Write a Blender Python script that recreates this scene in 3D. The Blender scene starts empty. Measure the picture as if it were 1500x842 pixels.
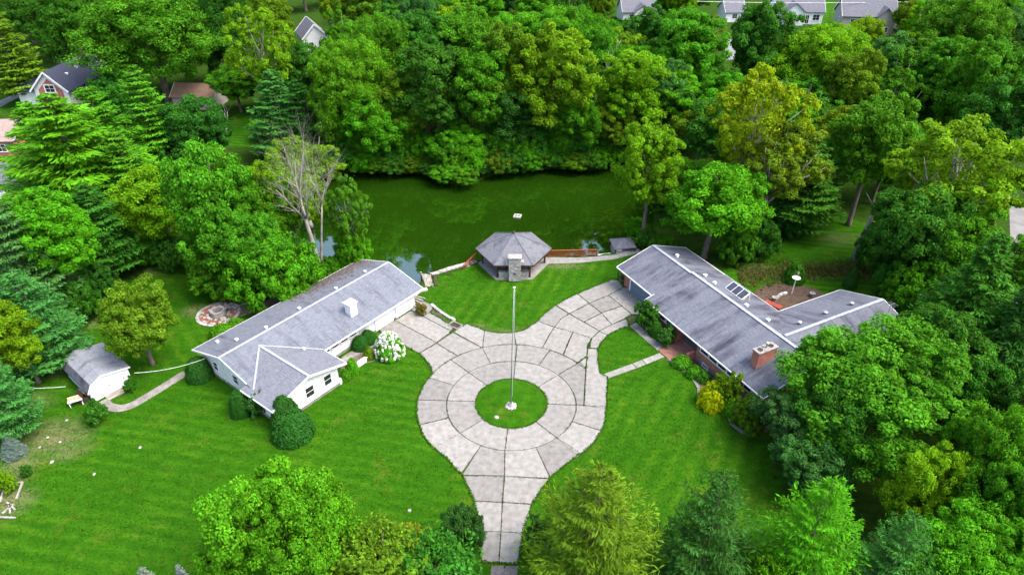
import bpy, math, random
import numpy as np
from mathutils import Vector, Matrix

# ------------------------------------------------------------------ camera, sky, sun, exposure
scene = bpy.context.scene
CAM_H, PITCH, FPX = 45.0, math.radians(33.0), 1000.0
cam_data = bpy.data.cameras.new('camera')
cam_data.sensor_width = 36.0
cam_data.lens = 24.0
cam_data.clip_end = 5000.0
cam = bpy.data.objects.new('camera', cam_data)
cam.location = (0, 0, CAM_H)
cam.rotation_euler = (math.radians(90 - 33.0), 0, 0)
scene.collection.objects.link(cam)
scene.camera = cam

SUN_EL, SUN_AZ = math.radians(58), math.radians(108)      # azimuth clockwise from +Y
world = bpy.data.worlds.new('World')
scene.world = world
world.use_nodes = True
wn = world.node_tree
bg = wn.nodes['Background']
sky = wn.nodes.new('ShaderNodeTexSky')
sky.sky_type = 'NISHITA'
sky.sun_disc = False
sky.sun_elevation = SUN_EL
sky.sun_rotation = SUN_AZ
sky.air_density = 1.0
sky.dust_density = 4.0
sky.ozone_density = 1.0
wn.links.new(sky.outputs[0], bg.inputs[0])
bg.inputs[1].default_value = 0.15
sun_data = bpy.data.lights.new('sun', 'SUN')
sun_data.energy = 1.3
sun_data.angle = math.radians(38)
sun_data.color = (1.0, 0.955, 0.88)
sun = bpy.data.objects.new('sun', sun_data)
sd = Vector((math.sin(SUN_AZ) * math.cos(SUN_EL), math.cos(SUN_AZ) * math.cos(SUN_EL), math.sin(SUN_EL)))
sun.rotation_euler = sd.to_track_quat('Z', 'Y').to_euler()
sun.location = (60, 40, 90)
scene.collection.objects.link(sun)
scene.view_settings.view_transform = 'Standard'
scene.view_settings.look = 'None'
scene.view_settings.gamma = 1.0
scene.view_settings.exposure = 1.85
scene.render.engine = 'CYCLES'
cy = scene.cycles
cy.max_bounces = 6
cy.diffuse_bounces = 4
cy.glossy_bounces = 2
cy.transmission_bounces = 3
cy.transparent_max_bounces = 4
cy.caustics_reflective = False
cy.caustics_refractive = False

COL = scene.collection
RNG = np.random.default_rng(7)
rnd = random.Random(11)


def G(x, y, z=0.0):
    """photo pixel (1500 px wide) -> point where that line of sight meets height z"""
    u = (x - 750.0) / FPX
    v = (421.0 - y) / FPX
    dy = math.cos(PITCH) + v * math.sin(PITCH)
    dz = -math.sin(PITCH) + v * math.cos(PITCH)
    t = (z - CAM_H) / dz
    return Vector((u * t, dy * t, z))


def height_at(Y, y):
    """height of the line of sight of image row y above ground distance Y"""
    v = (421.0 - y) / FPX
    dy = math.cos(PITCH) + v * math.sin(PITCH)
    dz = -math.sin(PITCH) + v * math.cos(PITCH)
    return CAM_H + dz * Y / dy


def depth_of(p):
    return p[1] * math.cos(PITCH) + (CAM_H - p[2]) * math.sin(PITCH)


# ------------------------------------------------------------------ materials
def _new(name):
    m = bpy.data.materials.new(name)
    m.use_nodes = True
    nt = m.node_tree
    return m, nt, nt.nodes['Principled BSDF']


def mat(name, c1, c2=None, scale=3.0, rough=0.8, bump=0.0, bscale=None, stretch=(1, 1, 1), contrast=(0.35, 0.65),
        metallic=0.0, spec=0.3, c3=None, scale3=0.6, t3=(0.5, 0.7), detail=4.0):
    m, nt, b = _new(name)
    N, L = nt.nodes, nt.links
    b.inputs['Roughness'].default_value = rough
    b.inputs['Metallic'].default_value = metallic
    b.inputs['Specular IOR Level'].default_value = spec
    if c2 is None:
        b.inputs['Base Color'].default_value = (*c1, 1)
        if not bump:
            return m
    tc = N.new('ShaderNodeTexCoord')
    mp = N.new('ShaderNodeMapping')
    mp.inputs['Scale'].default_value = stretch
    L.new(tc.outputs['Object'], mp.inputs['Vector'])
    if c2 is not None:
        n = N.new('ShaderNodeTexNoise')
        n.inputs['Scale'].default_value = scale
        n.inputs['Detail'].default_value = detail
        L.new(mp.outputs[0], n.inputs['Vector'])
        r = N.new('ShaderNodeValToRGB')
        r.color_ramp.elements[0].position = contrast[0]
        r.color_ramp.elements[1].position = contrast[1]
        r.color_ramp.elements[0].color = (*c1, 1)
        r.color_ramp.elements[1].color = (*c2, 1)
        L.new(n.outputs[0], r.inputs[0])
        out = r.outputs[0]
        if c3 is not None:
            n3 = N.new('ShaderNodeTexNoise')
            n3.inputs['Scale'].default_value = scale3
            n3.inputs['Detail'].default_value = 5
            n3.inputs['Roughness'].default_value = 0.65
            L.new(tc.outputs['Object'], n3.inputs['Vector'])
            r3 = N.new('ShaderNodeMapRange')
            r3.inputs[1].default_value, r3.inputs[2].default_value = t3
            L.new(n3.outputs[0], r3.inputs[0])
            mx = N.new('ShaderNodeMix')
            mx.data_type = 'RGBA'
            L.new(r3.outputs[0], mx.inputs[0])
            L.new(out, mx.inputs[6])
            mx.inputs[7].default_value = (*c3, 1)
            out = mx.outputs[2]
        L.new(out, b.inputs['Base Color'])
    if bump:
        nb = N.new('ShaderNodeTexNoise')
        nb.inputs['Scale'].default_value = bscale or scale * 3
        nb.inputs['Detail'].default_value = 3
        L.new(mp.outputs[0], nb.inputs['Vector'])
        bp = N.new('ShaderNodeBump')
        bp.inputs['Strength'].default_value = bump
        bp.inputs['Distance'].default_value = 0.05
        L.new(nb.outputs[0], bp.inputs['Height'])
        L.new(bp.outputs[0], b.inputs['Normal'])
    return m


def leaf_mat(name, trans=0.42, gloss=0.05):
    """colour = object colour x per-leaf variation"""
    m, nt, b = _new(name)
    N, L = nt.nodes, nt.links
    oi = N.new('ShaderNodeObjectInfo')
    at = N.new('ShaderNodeAttribute')
    at.attribute_name = 'tint'
    mul = N.new('ShaderNodeMix')
    mul.data_type = 'RGBA'
    mul.blend_type = 'MULTIPLY'
    mul.inputs[0].default_value = 1.0
    L.new(oi.outputs['Color'], mul.inputs[6])
    L.new(at.outputs['Color'], mul.inputs[7])
    L.new(mul.outputs[2], b.inputs['Base Color'])
    b.inputs['Roughness'].default_value = 0.6
    b.inputs['Specular IOR Level'].default_value = gloss
    tr = N.new('ShaderNodeBsdfTranslucent')
    tm = N.new('ShaderNodeMix')
    tm.data_type = 'RGBA'
    tm.blend_type = 'MULTIPLY'
    tm.inputs[0].default_value = 1.0
    L.new(mul.outputs[2], tm.inputs[6])
    tm.inputs[7].default_value = (1.35, 1.2, 0.4, 1)
    L.new(tm.outputs[2], tr.inputs['Color'])
    ms = N.new('ShaderNodeMixShader')
    ms.inputs[0].default_value = trans
    L.new(b.outputs[0], ms.inputs[1])
    L.new(tr.outputs[0], ms.inputs[2])
    L.new(ms.outputs[0], N['Material Output'].inputs['Surface'])
    return m


def per_object_tone(m, lo, hi, tint=(1, 1, 1)):
    """each object of this material gets its own tone"""
    nt = m.node_tree
    b_ = nt.nodes['Principled BSDF']
    src = b_.inputs['Base Color'].links[0].from_socket
    oi = nt.nodes.new('ShaderNodeObjectInfo')
    mr = nt.nodes.new('ShaderNodeMapRange')
    mr.inputs[3].default_value, mr.inputs[4].default_value = lo, hi
    nt.links.new(oi.outputs['Random'], mr.inputs[0])
    mx = nt.nodes.new('ShaderNodeMix')
    mx.data_type = 'RGBA'
    mx.blend_type = 'MULTIPLY'
    mx.inputs[0].default_value = 1
    nt.links.new(src, mx.inputs[6])
    nt.links.new(mr.outputs[0], mx.inputs[7])
    nt.links.new(mx.outputs[2], b_.inputs['Base Color'])


def roof_mat(name, light, dark, along='y', stain=(0.07, 0.07, 0.09), amount=(0.56, 0.74)):
    """asphalt shingles: course lines, mottled granules, dark algae streaks that run down the slope"""
    m, nt, b = _new(name)
    N, L = nt.nodes, nt.links
    b.inputs['Roughness'].default_value = 0.92
    b.inputs['Specular IOR Level'].default_value = 0.15
    tc = N.new('ShaderNodeTexCoord')

    def noise(scale, stretch, detail=4, rough=0.6):
        mp = N.new('ShaderNodeMapping')
        mp.inputs['Scale'].default_value = stretch
        L.new(tc.outputs['Object'], mp.inputs[0])
        n = N.new('ShaderNodeTexNoise')
        n.inputs['Scale'].default_value = scale
        n.inputs['Detail'].default_value = detail
        n.inputs['Roughness'].default_value = rough
        L.new(mp.outputs[0], n.inputs['Vector'])
        return n.outputs[0]
    st = (1, 0.16, 0.16) if along == 'y' else (0.16, 1, 0.16)
    cross = (0.25, 1, 1) if along == 'y' else (1, 0.25, 1)
    r = N.new('ShaderNodeValToRGB')
    r.color_ramp.elements[0].position, r.color_ramp.elements[1].position = 0.36, 0.66
    r.color_ramp.elements[0].color, r.color_ramp.elements[1].color = (*dark, 1), (*light, 1)
    L.new(noise(9.0, cross, 6, 0.75), r.inputs[0])
    s1 = N.new('ShaderNodeMapRange')
    s1.inputs[1].default_value, s1.inputs[2].default_value = amount
    L.new(noise(1.1, st, 5, 0.62), s1.inputs[0])
    s2 = N.new('ShaderNodeMapRange')
    s2.inputs[1].default_value, s2.inputs[2].default_value = 0.40, 0.62
    s2.inputs[3].default_value, s2.inputs[4].default_value = 0.25, 1.0
    L.new(noise(0.33, (1, 1, 1), 3), s2.inputs[0])
    mm = N.new('ShaderNodeMath')
    mm.operation = 'MULTIPLY'
    L.new(s1.outputs[0], mm.inputs[0])
    L.new(s2.outputs[0], mm.inputs[1])
    mx = N.new('ShaderNodeMix')
    mx.data_type = 'RGBA'
    L.new(mm.outputs[0], mx.inputs[0])
    L.new(r.outputs[0], mx.inputs[6])
    mx.inputs[7].default_value = (*stain, 1)
    # shingle course lines
    sep = N.new('ShaderNodeSeparateXYZ')
    L.new(tc.outputs['Object'], sep.inputs[0])
    fr = N.new('ShaderNodeMath')
    fr.operation = 'PINGPONG'
    fr.inputs[1].default_value = 0.11
    L.new(sep.outputs[1 if along == 'y' else 0], fr.inputs[0])
    bp = N.new('ShaderNodeBump')
    bp.inputs['Strength'].default_value = 0.5
    bp.inputs['Distance'].default_value = 0.12
    L.new(fr.outputs[0], bp.inputs['Height'])
    L.new(bp.outputs[0], b.inputs['Normal'])
    L.new(mx.outputs[2], b.inputs['Base Color'])
    return m


M = {}
M['leaf'] = leaf_mat('foliage_leaf')
M['needle'] = leaf_mat('foliage_needle', 0.28, 0.04)
M['bark'] = mat('bark', (0.09, 0.07, 0.055), (0.17, 0.14, 0.11), 6, 0.95, 0.6, 14, (1, 1, 0.25))
M['bark_pale'] = mat('bark_pale', (0.180, 0.165, 0.143), (0.345, 0.323, 0.285), 3, 0.9, 0.4, 12, (1, 1, 0.25))
M['bark_dead'] = mat('bark_dead', (0.165, 0.143, 0.120), (0.315, 0.285, 0.247), 5, 0.95, 0.4, 14, (1, 1, 0.2))
M['concrete'] = mat('concrete', (0.160, 0.154, 0.141), (0.238, 0.230, 0.213), 1.9, 0.9, 0.35, 26, c3=(0.098, 0.090, 0.078), scale3=2.3,
                    t3=(0.54, 0.86), detail=10, contrast=(0.3, 0.72))
M['concrete_old'] = mat('concrete_old', (0.150, 0.136, 0.126), (0.245, 0.228, 0.218), 1.2, 0.9, 0.4, 20, c3=(0.150, 0.136, 0.116), scale3=2.0)
M['asphalt'] = mat('asphalt', (0.109, 0.095, 0.102), (0.163, 0.143, 0.143), 2.0, 0.95, 0.3, 30)
M['road'] = mat('road_surface', (0.136, 0.133, 0.133), (0.190, 0.184, 0.180), 0.6, 0.95, 0.2, 20)
M['joint'] = mat('joint_soil', (0.034, 0.055, 0.014), (0.068, 0.066, 0.038), 2.5, 1.0, 0.5, 20)
M['roof_grey'] = roof_mat('roof_shingles_main', (0.168, 0.182, 0.212), (0.092, 0.100, 0.122), 'y', (0.055, 0.056, 0.072), (0.49, 0.72))
M['roof_shed'] = roof_mat('roof_shingles_shed', (0.25, 0.265, 0.295), (0.15, 0.16, 0.185), 'y', (0.08, 0.08, 0.1), (0.52, 0.74))
M['roof_grey_cross'] = roof_mat('roof_shingles_cross', (0.173, 0.180, 0.207), (0.099, 0.102, 0.121), 'x')
M['roof_worn'] = roof_mat('roof_shingles_streaked', (0.150, 0.160, 0.192), (0.086, 0.092, 0.114), 'y', (0.034, 0.034, 0.048), (0.42, 0.63))
M['roof_worn_cross'] = roof_mat('roof_shingles_streaked_cross', (0.150, 0.160, 0.192), (0.086, 0.092, 0.114), 'x', (0.034, 0.034, 0.048), (0.46, 0.68))
M['roof_gazebo'] = mat('roof_gazebo', (0.096, 0.100, 0.116), (0.142, 0.147, 0.166), 7, 0.92, 0.3, 20, c3=(0.060, 0.060, 0.070), scale3=0.9)
M['roof_navy'] = mat('roof_navy', (0.022, 0.027, 0.050), (0.036, 0.042, 0.068), 4, 0.9)
M['roof_far'] = mat('roof_far_grey', (0.088, 0.088, 0.109), (0.136, 0.136, 0.156), 3, 0.9)
M['roof_rust'] = mat('roof_rust', (0.177, 0.102, 0.068), (0.258, 0.170, 0.122), 2, 0.8, 0, None, (6, 0.4, 1))
M['roof_tan'] = mat('roof_tan', (0.204, 0.150, 0.129), (0.272, 0.211, 0.184), 3, 0.9)
M['ridge'] = mat('ridge_cap', (0.204, 0.221, 0.258), (0.313, 0.333, 0.374), 6, 0.85)
M['white'] = mat('white_paint', (0.66, 0.655, 0.64), (0.74, 0.735, 0.72), 2, 0.6)
M['siding'] = mat('white_siding', (0.60, 0.59, 0.57), (0.73, 0.72, 0.705), 5, 0.75, 0.5, 7, (1, 1, 0.06))
M['shed_paint'] = mat('peeling_white_paint', (0.76, 0.755, 0.75), (0.82, 0.815, 0.81), 1.5, 0.8, 0.2, 9, c3=(0.3, 0.29, 0.3), scale3=3.0, t3=(0.68, 0.71))
M['shed_blue'] = mat('pale_blue_paint', (0.42, 0.50, 0.56), (0.54, 0.62, 0.68), 3, 0.75, 0.3, 9, (1, 1, 0.1))
M['beige'] = mat('beige_siding', (0.313, 0.286, 0.245), (0.367, 0.340, 0.299), 3, 0.8)
M['glass'] = mat('window_glass', (0.02, 0.025, 0.03), None, rough=0.08, spec=0.6)
M['soffit'] = mat('painted_trim', (0.422, 0.428, 0.442), (0.510, 0.510, 0.517), 3, 0.6)
M['garage'] = mat('blue_grey_garage_paint', (0.12, 0.16, 0.20), (0.15, 0.19, 0.235), 3, 0.55)
M['metal'] = mat('galvanised_metal', (0.338, 0.338, 0.345), (0.435, 0.435, 0.450), 8, 0.4, metallic=0.7)
M['panel'] = mat('solar_glass', (0.03, 0.035, 0.05), (0.05, 0.055, 0.075), 2, 0.2, spec=0.5)
M['dark_wood'] = mat('dark_stained_wood', (0.035, 0.02, 0.016), (0.07, 0.04, 0.03), 5, 0.7, 0.2, 14, (1, 1, 0.1))
M['grey_wood'] = mat('weathered_wood', (0.165, 0.143, 0.120), (0.300, 0.270, 0.232), 6, 0.9, 0.4, 14, (1, 0.2, 1))
M['red_wood'] = mat('red_stained_wood', (0.225, 0.034, 0.019), (0.315, 0.060, 0.038), 5, 0.75)
M['mulch'] = mat('mulch', (0.045, 0.026, 0.019), (0.112, 0.068, 0.053), 5, 1.0, 0.8, 16, c3=(0.075, 0.083, 0.030), scale3=1.5)
M['soil'] = mat('bare_soil', (0.090, 0.071, 0.053), (0.173, 0.143, 0.105), 3, 1.0, 0.7, 14, c3=(0.060, 0.075, 0.026), scale3=1.3)
M['stone'] = mat('pale_stone', (0.218, 0.204, 0.190), (0.394, 0.374, 0.354), 3, 0.9, 0.5, 12)
M['stone_wall'] = mat('wall_stone', (0.25, 0.225, 0.205), (0.40, 0.37, 0.345), 4, 0.9, 0.5, 14)
M['brick_piece'] = mat('brick_piece', (0.165, 0.056, 0.038), (0.270, 0.120, 0.083), 6, 0.9, 0.3, 16)
M['flower'] = mat('hydrangea_white', (0.533, 0.518, 0.461), (0.612, 0.605, 0.562), 6, 0.7)
M['rust'] = mat('rusty_orange', (0.42, 0.17, 0.07), (0.55, 0.36, 0.25), 4, 0.8)
M['leaf_litter'] = mat('leaf_litter', (0.07, 0.05, 0.042), (0.14, 0.105, 0.09), 8, 1.0, 0.5, 20)


for k_ in ('concrete', 'stone', 'stone_wall', 'brick_piece'):
    per_object_tone(M[k_], 0.8, 1.14)


def brick_mat(name, c1, c2, mortar):
    m, nt, b = _new(name)
    N, L = nt.nodes, nt.links
    b.inputs['Roughness'].default_value = 0.9
    tc = N.new('ShaderNodeTexCoord')
    sp = N.new('ShaderNodeSeparateXYZ')
    cb = N.new('ShaderNodeCombineXYZ')
    ad = N.new('ShaderNodeMath')
    L.new(tc.outputs['Object'], sp.inputs[0])
    L.new(sp.outputs[0], ad.inputs[0])
    L.new(sp.outputs[1], ad.inputs[1])
    L.new(ad.outputs[0], cb.inputs[0])
    L.new(sp.outputs[2], cb.inputs[1])
    br = N.new('ShaderNodeTexBrick')
    br.inputs['Color1'].default_value = (*c1, 1)
    br.inputs['Color2'].default_value = (*c2, 1)
    br.inputs['Mortar'].default_value = (*mortar, 1)
    br.inputs['Scale'].default_value = 1.0
    br.inputs['Brick Width'].default_value = 0.22
    br.inputs['Row Height'].default_value = 0.075
    br.inputs['Mortar Size'].default_value = 0.008
    L.new(cb.outputs[0], br.inputs['Vector'])
    n = N.new('ShaderNodeTexNoise')
    n.inputs['Scale'].default_value = 1.4
    n.inputs['Detail'].default_value = 5
    L.new(tc.outputs['Object'], n.inputs['Vector'])
    mr = N.new('ShaderNodeMapRange')
    mr.inputs[1].default_value, mr.inputs[2].default_value, mr.inputs[3].default_value, mr.inputs[4].default_value = .3, .7, .75, 1.2
    L.new(n.outputs[0], mr.inputs[0])
    mx = N.new('ShaderNodeMix')
    mx.data_type = 'RGBA'
    mx.blend_type = 'MULTIPLY'
    mx.inputs[0].default_value = 1
    L.new(br.outputs[0], mx.inputs[6])
    L.new(mr.outputs[0], mx.inputs[7])
    L.new(mx.outputs[2], b.inputs['Base Color'])
    return m


M['brick'] = brick_mat('red_brick', (0.42, 0.125, 0.075), (0.34, 0.095, 0.058), (0.28, 0.19, 0.16))
M['brick_pave'] = brick_mat('paving_brick', (0.264, 0.112, 0.080), (0.192, 0.080, 0.064), (0.160, 0.120, 0.104))


# ------------------------------------------------------------------ mesh helpers
class MB:
    """collects shapes; build() links them as one mesh object"""
    def __init__(self):
        self.v, self.f = [], []

    def add(self, verts, faces):
        o = len(self.v)
        self.v += [tuple(p) for p in verts]
        self.f += [tuple(i + o for i in fc) for fc in faces]
        return self

    def box(self, x0, x1, y0, y1, z0, z1):
        v = [(x0, y0, z0), (x1, y0, z0), (x1, y1, z0), (x0, y1, z0), (x0, y0, z1), (x1, y0, z1), (x1, y1, z1), (x0, y1, z1)]
        return self.add(v, [(0, 3, 2, 1), (4, 5, 6, 7), (0, 1, 5, 4), (1, 2, 6, 5), (2, 3, 7, 6), (3, 0, 4, 7)])

    def prism(self, pts, z0, z1):
        """pts: 2D outline counter-clockwise"""
        n = len(pts)
        area = sum(pts[i][0] * pts[(i + 1) % n][1] - pts[(i + 1) % n][0] * pts[i][1] for i in range(n))
        if area < 0:
            pts = pts[::-1]
        v = [(p[0], p[1], z0) for p in pts] + [(p[0], p[1], z1) for p in pts]
        f = [tuple(range(n - 1, -1, -1)), tuple(range(n, 2 * n))] + [(i, (i + 1) % n, n + (i + 1) % n, n + i) for i in range(n)]
        return self.add(v, f)

    def slab(self, pts, th):
        """planar 3D polygon thickened downwards by th"""
        n = len(pts)
        nz = sum(pts[i][0] * pts[(i + 1) % n][1] - pts[(i + 1) % n][0] * pts[i][1] for i in range(n))
        if nz < 0:
            pts = pts[::-1]
        v = [tuple(p) for p in pts] + [(p[0], p[1], p[2] - th) for p in pts]
        f = [tuple(range(n)), tuple(range(2 * n - 1, n - 1, -1))] + [(i, n + i, n + (i + 1) % n, (i + 1) % n) for i in range(n)]
        return self.add(v, f)

    def bar(self, a, b, w, h=None):
        """square bar from a to b"""
        a, b = Vector(a), Vector(b)
        h = h or w
        d = (b - a).normalized()
        up = Vector((0, 0, 1)) if abs(d.z) < 0.95 else Vector((1, 0, 0))
        s = d.cross(up).normalized()
        t = s.cross(d)
        v = []
        for p in (a, b):
            for i, j in ((-1, -1), (1, -1), (1, 1), (-1, 1)):
                v.append(p + s * (i * w / 2) + t * (j * h / 2))
        return self.add(v, [(0, 1, 2, 3), (7, 6, 5, 4), (0, 4, 5, 1), (1, 5, 6, 2), (2, 6, 7, 3), (3, 7, 4, 0)])

    def tube(self, path, radii, seg=7, caps=True):
        path = [Vector(p) for p in path]
        n = len(path)
        v = []
        for i, p in enumerate(path):
            d = (path[min(i + 1, n - 1)] - path[max(i - 1, 0)]).normalized()
            up = Vector((0, 0, 1)) if abs(d.z) < 0.9 else Vector((1, 0, 0))
            s = d.cross(up).normalized()
            t = s.cross(d)
            for k in range(seg):
                a = 2 * math.pi * k / seg
                v.append(p + (s * math.cos(a) + t * math.sin(a)) * radii[i])
        f = []
        for i in range(n - 1):
            for k in range(seg):
                k2 = (k + 1) % seg
                f.append((i * seg + k, (i + 1) * seg + k, (i + 1) * seg + k2, i * seg + k2))
        if caps:
            f.append(tuple(range(seg)))
            f.append(tuple((n - 1) * seg + k for k in range(seg - 1, -1, -1)))
        return self.add(v, f)

    def lathe(self, prof, seg=16, c=(0, 0, 0)):
        """prof: (radius, z) from bottom to top"""
        path = [(c[0], c[1], c[2] + z) for r, z in prof]
        v = []
        for r, z in prof:
            for k in range(seg):
                a = 2 * math.pi * k / seg
                v.append((c[0] + r * math.cos(a), c[1] + r * math.sin(a), c[2] + z))
        n = len(prof)
        f = [(i * seg + k, i * seg + (k + 1) % seg, (i + 1) * seg + (k + 1) % seg, (i + 1) * seg + k) for i in range(n - 1) for k in range(seg)]
        f += [tuple(range(seg - 1, -1, -1)), tuple((n - 1) * seg + k for k in range(seg))]
        return self.add(v, f)

    def rock(self, c, r, rng, flat=0.6):
        """uneven boulder"""
        v, f = [], []
        rings, seg = 4, 7
        for i in range(1, rings):
            ph = math.pi * i / rings
            for k in range(seg):
                a = 2 * math.pi * (k + 0.5 * (i % 2)) / seg
                q = r * rng.uniform(0.8, 1.15)
                v.append((c[0] + q * math.sin(ph) * math.cos(a), c[1] + q * math.sin(ph) * math.sin(a), c[2] + q * flat * math.cos(ph)))
        v.append((c[0], c[1], c[2] + r * flat))
        v.append((c[0], c[1], c[2] - r * flat))
        T, B = len(v) - 2, len(v) - 1
        for k in range(seg):
            k2 = (k + 1) % seg
            f.append((T, k, k2))
            for i in range(rings - 2):
                f.append((i * seg + k, (i + 1) * seg + k, (i + 1) * seg + k2, i * seg + k2))
            f.append(((rings - 2) * seg + k2, (rings - 2) * seg + k, B))
        return self.add(v, f)

    def mesh(self, name, m, smooth=False):
        me = bpy.data.meshes.new(name)
        me.from_pydata(self.v, [], self.f)
        if m is not None:
            me.materials.append(m)
        if smooth:
            me.polygons.foreach_set('use_smooth', [True] * len(me.polygons))
        me.update()
        return me

    def build(self, name, m, parent=None, smooth=False):
        return link(name, self.mesh(name, m, smooth), parent)


def link(name, data, parent=None, loc=None):
    o = bpy.data.objects.new(name, data)
    COL.objects.link(o)
    if parent is not None:
        o.parent = parent
    if loc is not None:
        o.location = loc
    return o


def tag(o, label, cat, group=None):
    o['label'] = label
    o['category'] = cat
    if group:
        o['group'] = group
    return o


def thing(name, label, cat, loc=(0, 0, 0), rz=0.0, group=None):
    o = bpy.data.objects.new(name, None)
    COL.objects.link(o)
    o.location = loc
    o.rotation_euler = (0, 0, rz)
    return tag(o, label, cat, group)


def structure(o):
    o['kind'] = 'structure'
    return o


def inset(poly, d):
    """move every edge of a 2D polygon inwards by d"""
    n = len(poly)
    area = sum(poly[i][0] * poly[(i + 1) % n][1] - poly[(i + 1) % n][0] * poly[i][1] for i in range(n))
    if area < 0:
        poly = poly[::-1]
    out = []
    for i in range(n):
        p0, p1, p2 = (Vector(poly[i - 1][:2]), Vector(poly[i][:2]), Vector(poly[(i + 1) % n][:2]))
        e1, e2 = (p1 - p0).normalized(), (p2 - p1).normalized()
        n1, n2 = Vector((-e1.y, e1.x)), Vector((-e2.y, e2.x))
        b = n1 + n2
        k = max(0.35, 1 + n1.dot(n2))
        out.append(p1 + b * (d / k))
    return [tuple(p) for p in out]


def px_poly(pts, z=0.0):
    return [tuple(G(x, y, z)[:2]) for x, y in pts]


def smooth_line(pts, n=6):
    """Catmull-Rom through 2D/3D points"""
    P = [Vector(p) for p in pts]
    out = []
    for i in range(len(P) - 1):
        p0, p1, p2, p3 = P[max(i - 1, 0)], P[i], P[i + 1], P[min(i + 2, len(P) - 1)]
        for k in range(n):
            t = k / n
            out.append(0.5 * ((2 * p1) + (p2 - p0) * t + (2 * p0 - 5 * p1 + 4 * p2 - p3) * t * t + (3 * p1 - p0 - 3 * p2 + p3) * t ** 3))
    out.append(P[-1])
    return out


def strip_poly(line, w):
    """outline of a band of width w along a 2D line"""
    L, R = [], []
    for i, p in enumerate(line):
        d = (line[min(i + 1, len(line) - 1)] - line[max(i - 1, 0)])
        d = Vector((d.x, d.y)).normalized()
        nrm = Vector((-d.y, d.x))
        q = Vector((p.x, p.y))
        L.append(tuple(q + nrm * w / 2))
        R.append(tuple(q - nrm * w / 2))
    return L + R[::-1]


# ------------------------------------------------------------------ ground, pond
POND_PX = [(607, 434), (619, 408), (660, 392), (696, 381), (730, 377), (800, 378), (860, 374), (915, 366), (945, 352), (962, 325), (955, 285), (938, 250),
           (918, 239), (860, 243), (810, 240), (760, 246), (720, 250), (690, 262), (664, 263), (630, 249), (580, 247), (520, 246), (450, 252),
           (395, 268), (345, 300), (338, 330), (360, 352), (410, 380), (470, 402), (530, 412), (570, 424)]
WATER_Z = -0.7
pond_ctrl = [tuple(G(x, y)[:2]) for x, y in POND_PX]
pond_outline = [tuple(p) for p in smooth_line([(*p, 0) for p in pond_ctrl + pond_ctrl[:1]], 4)[:-1]]
pond_np = np.array([p[:2] for p in pond_outline])


def signed_dist(pts, poly):
    """distance to polygon, negative inside"""
    x, y = pts[:, 0], pts[:, 1]
    d = np.full(len(pts), 1e9)
    inside = np.zeros(len(pts), bool)
    n = len(poly)
    for i in range(n):
        a, b = poly[i], poly[(i + 1) % n]
        e = b - a
        w = pts - a
        t = np.clip((w @ e) / (e @ e), 0, 1)
        d = np.minimum(d, np.hypot(*(w - t[:, None] * e).T))
        c = ((a[1] > y) != (b[1] > y)) & (x < (b[0] - a[0]) * (y - a[1]) / (b[1] - a[1] + 1e-12) + a[0])
        inside ^= c
    return np.where(inside, -d, d)


def line_axis(fine0, fine1, step, lo, hi):
    a = list(np.arange(fine0, fine1 + 1e-6, step))
    s, p = step, fine1
    while p < hi:
        s *= 1.35
        p += s
        a.append(p)
    s, p = step, fine0
    while p > lo:
        s *= 1.35
        p -= s
        a.insert(0, p)
    return np.array(a)


gx = line_axis(-52, 52, 0.5, -2500, 2500)
gy = line_axis(24, 114, 0.5, -600, 4200)
GX, GY = np.meshgrid(gx, gy)
gp = np.stack([GX.ravel(), GY.ravel()], 1)
sdist = signed_dist(gp, pond_np)
gz = np.clip(-sdist * 0.9, 0, 1.0) * -1.9
gz = np.where(sdist < 0, gz, 0)


def soft_region(px, fade):
    d = signed_dist(gp, np.array(px_poly(px)))
    return np.clip(0.5 - d / fade, 0, 1)


LAWN_PX = [(-60, 842), (-60, 640), (20, 600), (120, 500), (170, 420), (230, 388), (300, 400), (330, 430), (420, 450), (600, 425), (700, 385),
           (800, 378), (930, 365), (1080, 395), (1100, 370), (1180, 345), (1225, 315), (1280, 330), (1290, 420), (1330, 470),
           (1130, 640), (1150, 740), (1050, 860), (1000, 1000), (-60, 1000)]
lawn = soft_region(LAWN_PX, 3.0)
LAWN_FAR = [(0, 165), (-60, 190), (-60, 120), (60, 130), (60, 165)]
lawn = np.maximum(lawn, soft_region(LAWN_FAR, 4.0))
lawn = np.maximum(lawn, soft_region([(330, 215), (370, 215), (375, 165), (330, 165)], 5.0))
lawn = np.maximum(lawn, soft_region([(1195, 70), (1225, 70), (1230, -20), (1195, -20)], 6.0))
bare = np.zeros(len(gp))
for cx, cy_, rx, ry, k in [(75, 640, 3.2, 2.2, 0.75), (130, 470, 3.5, 1.3, 0.7), (88, 512, 2.6, 1.2, 0.85), (60, 545, 2.5, 1.0, 0.8), (150, 440, 2.5, 1.0, 0.7),
                           (200, 398, 4, 1.2, 0.5), (285, 455, 1.5, 1.2, 0.6), (826, 390, 2.6, 0.8, 0.6), (20, 690, 1.6, 3.0, 0.7), (430, 430, 6, 1.4, 0.8),
                           (355, 450, 3.5, 1.2, 0.7), (10, 735, 2, 1.6, 0.8), (1110, 395, 2.5, 1.2, 0.5), (1230, 350, 3, 2, 0.35), (95, 660, 2, 1.2, .6),
                           (45, 590, 2.0, 1.5, .5), (740, 485, 5, .6, .35), (700, 478, 1.2, .5, .5)]:
    c = G(cx, cy_)
    q = np.hypot((gp[:, 0] - c.x) / rx, (gp[:, 1] - c.y) / ry)
    bare = np.maximum(bare, .75 * k * np.clip(1.4 - q, 0, 1))
z_gaz = soft_region([(600, 445), (620, 405), (690, 385), (800, 385), (920, 370), (930, 400), (820, 440), (760, 490), (680, 480)], 2.0)
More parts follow.
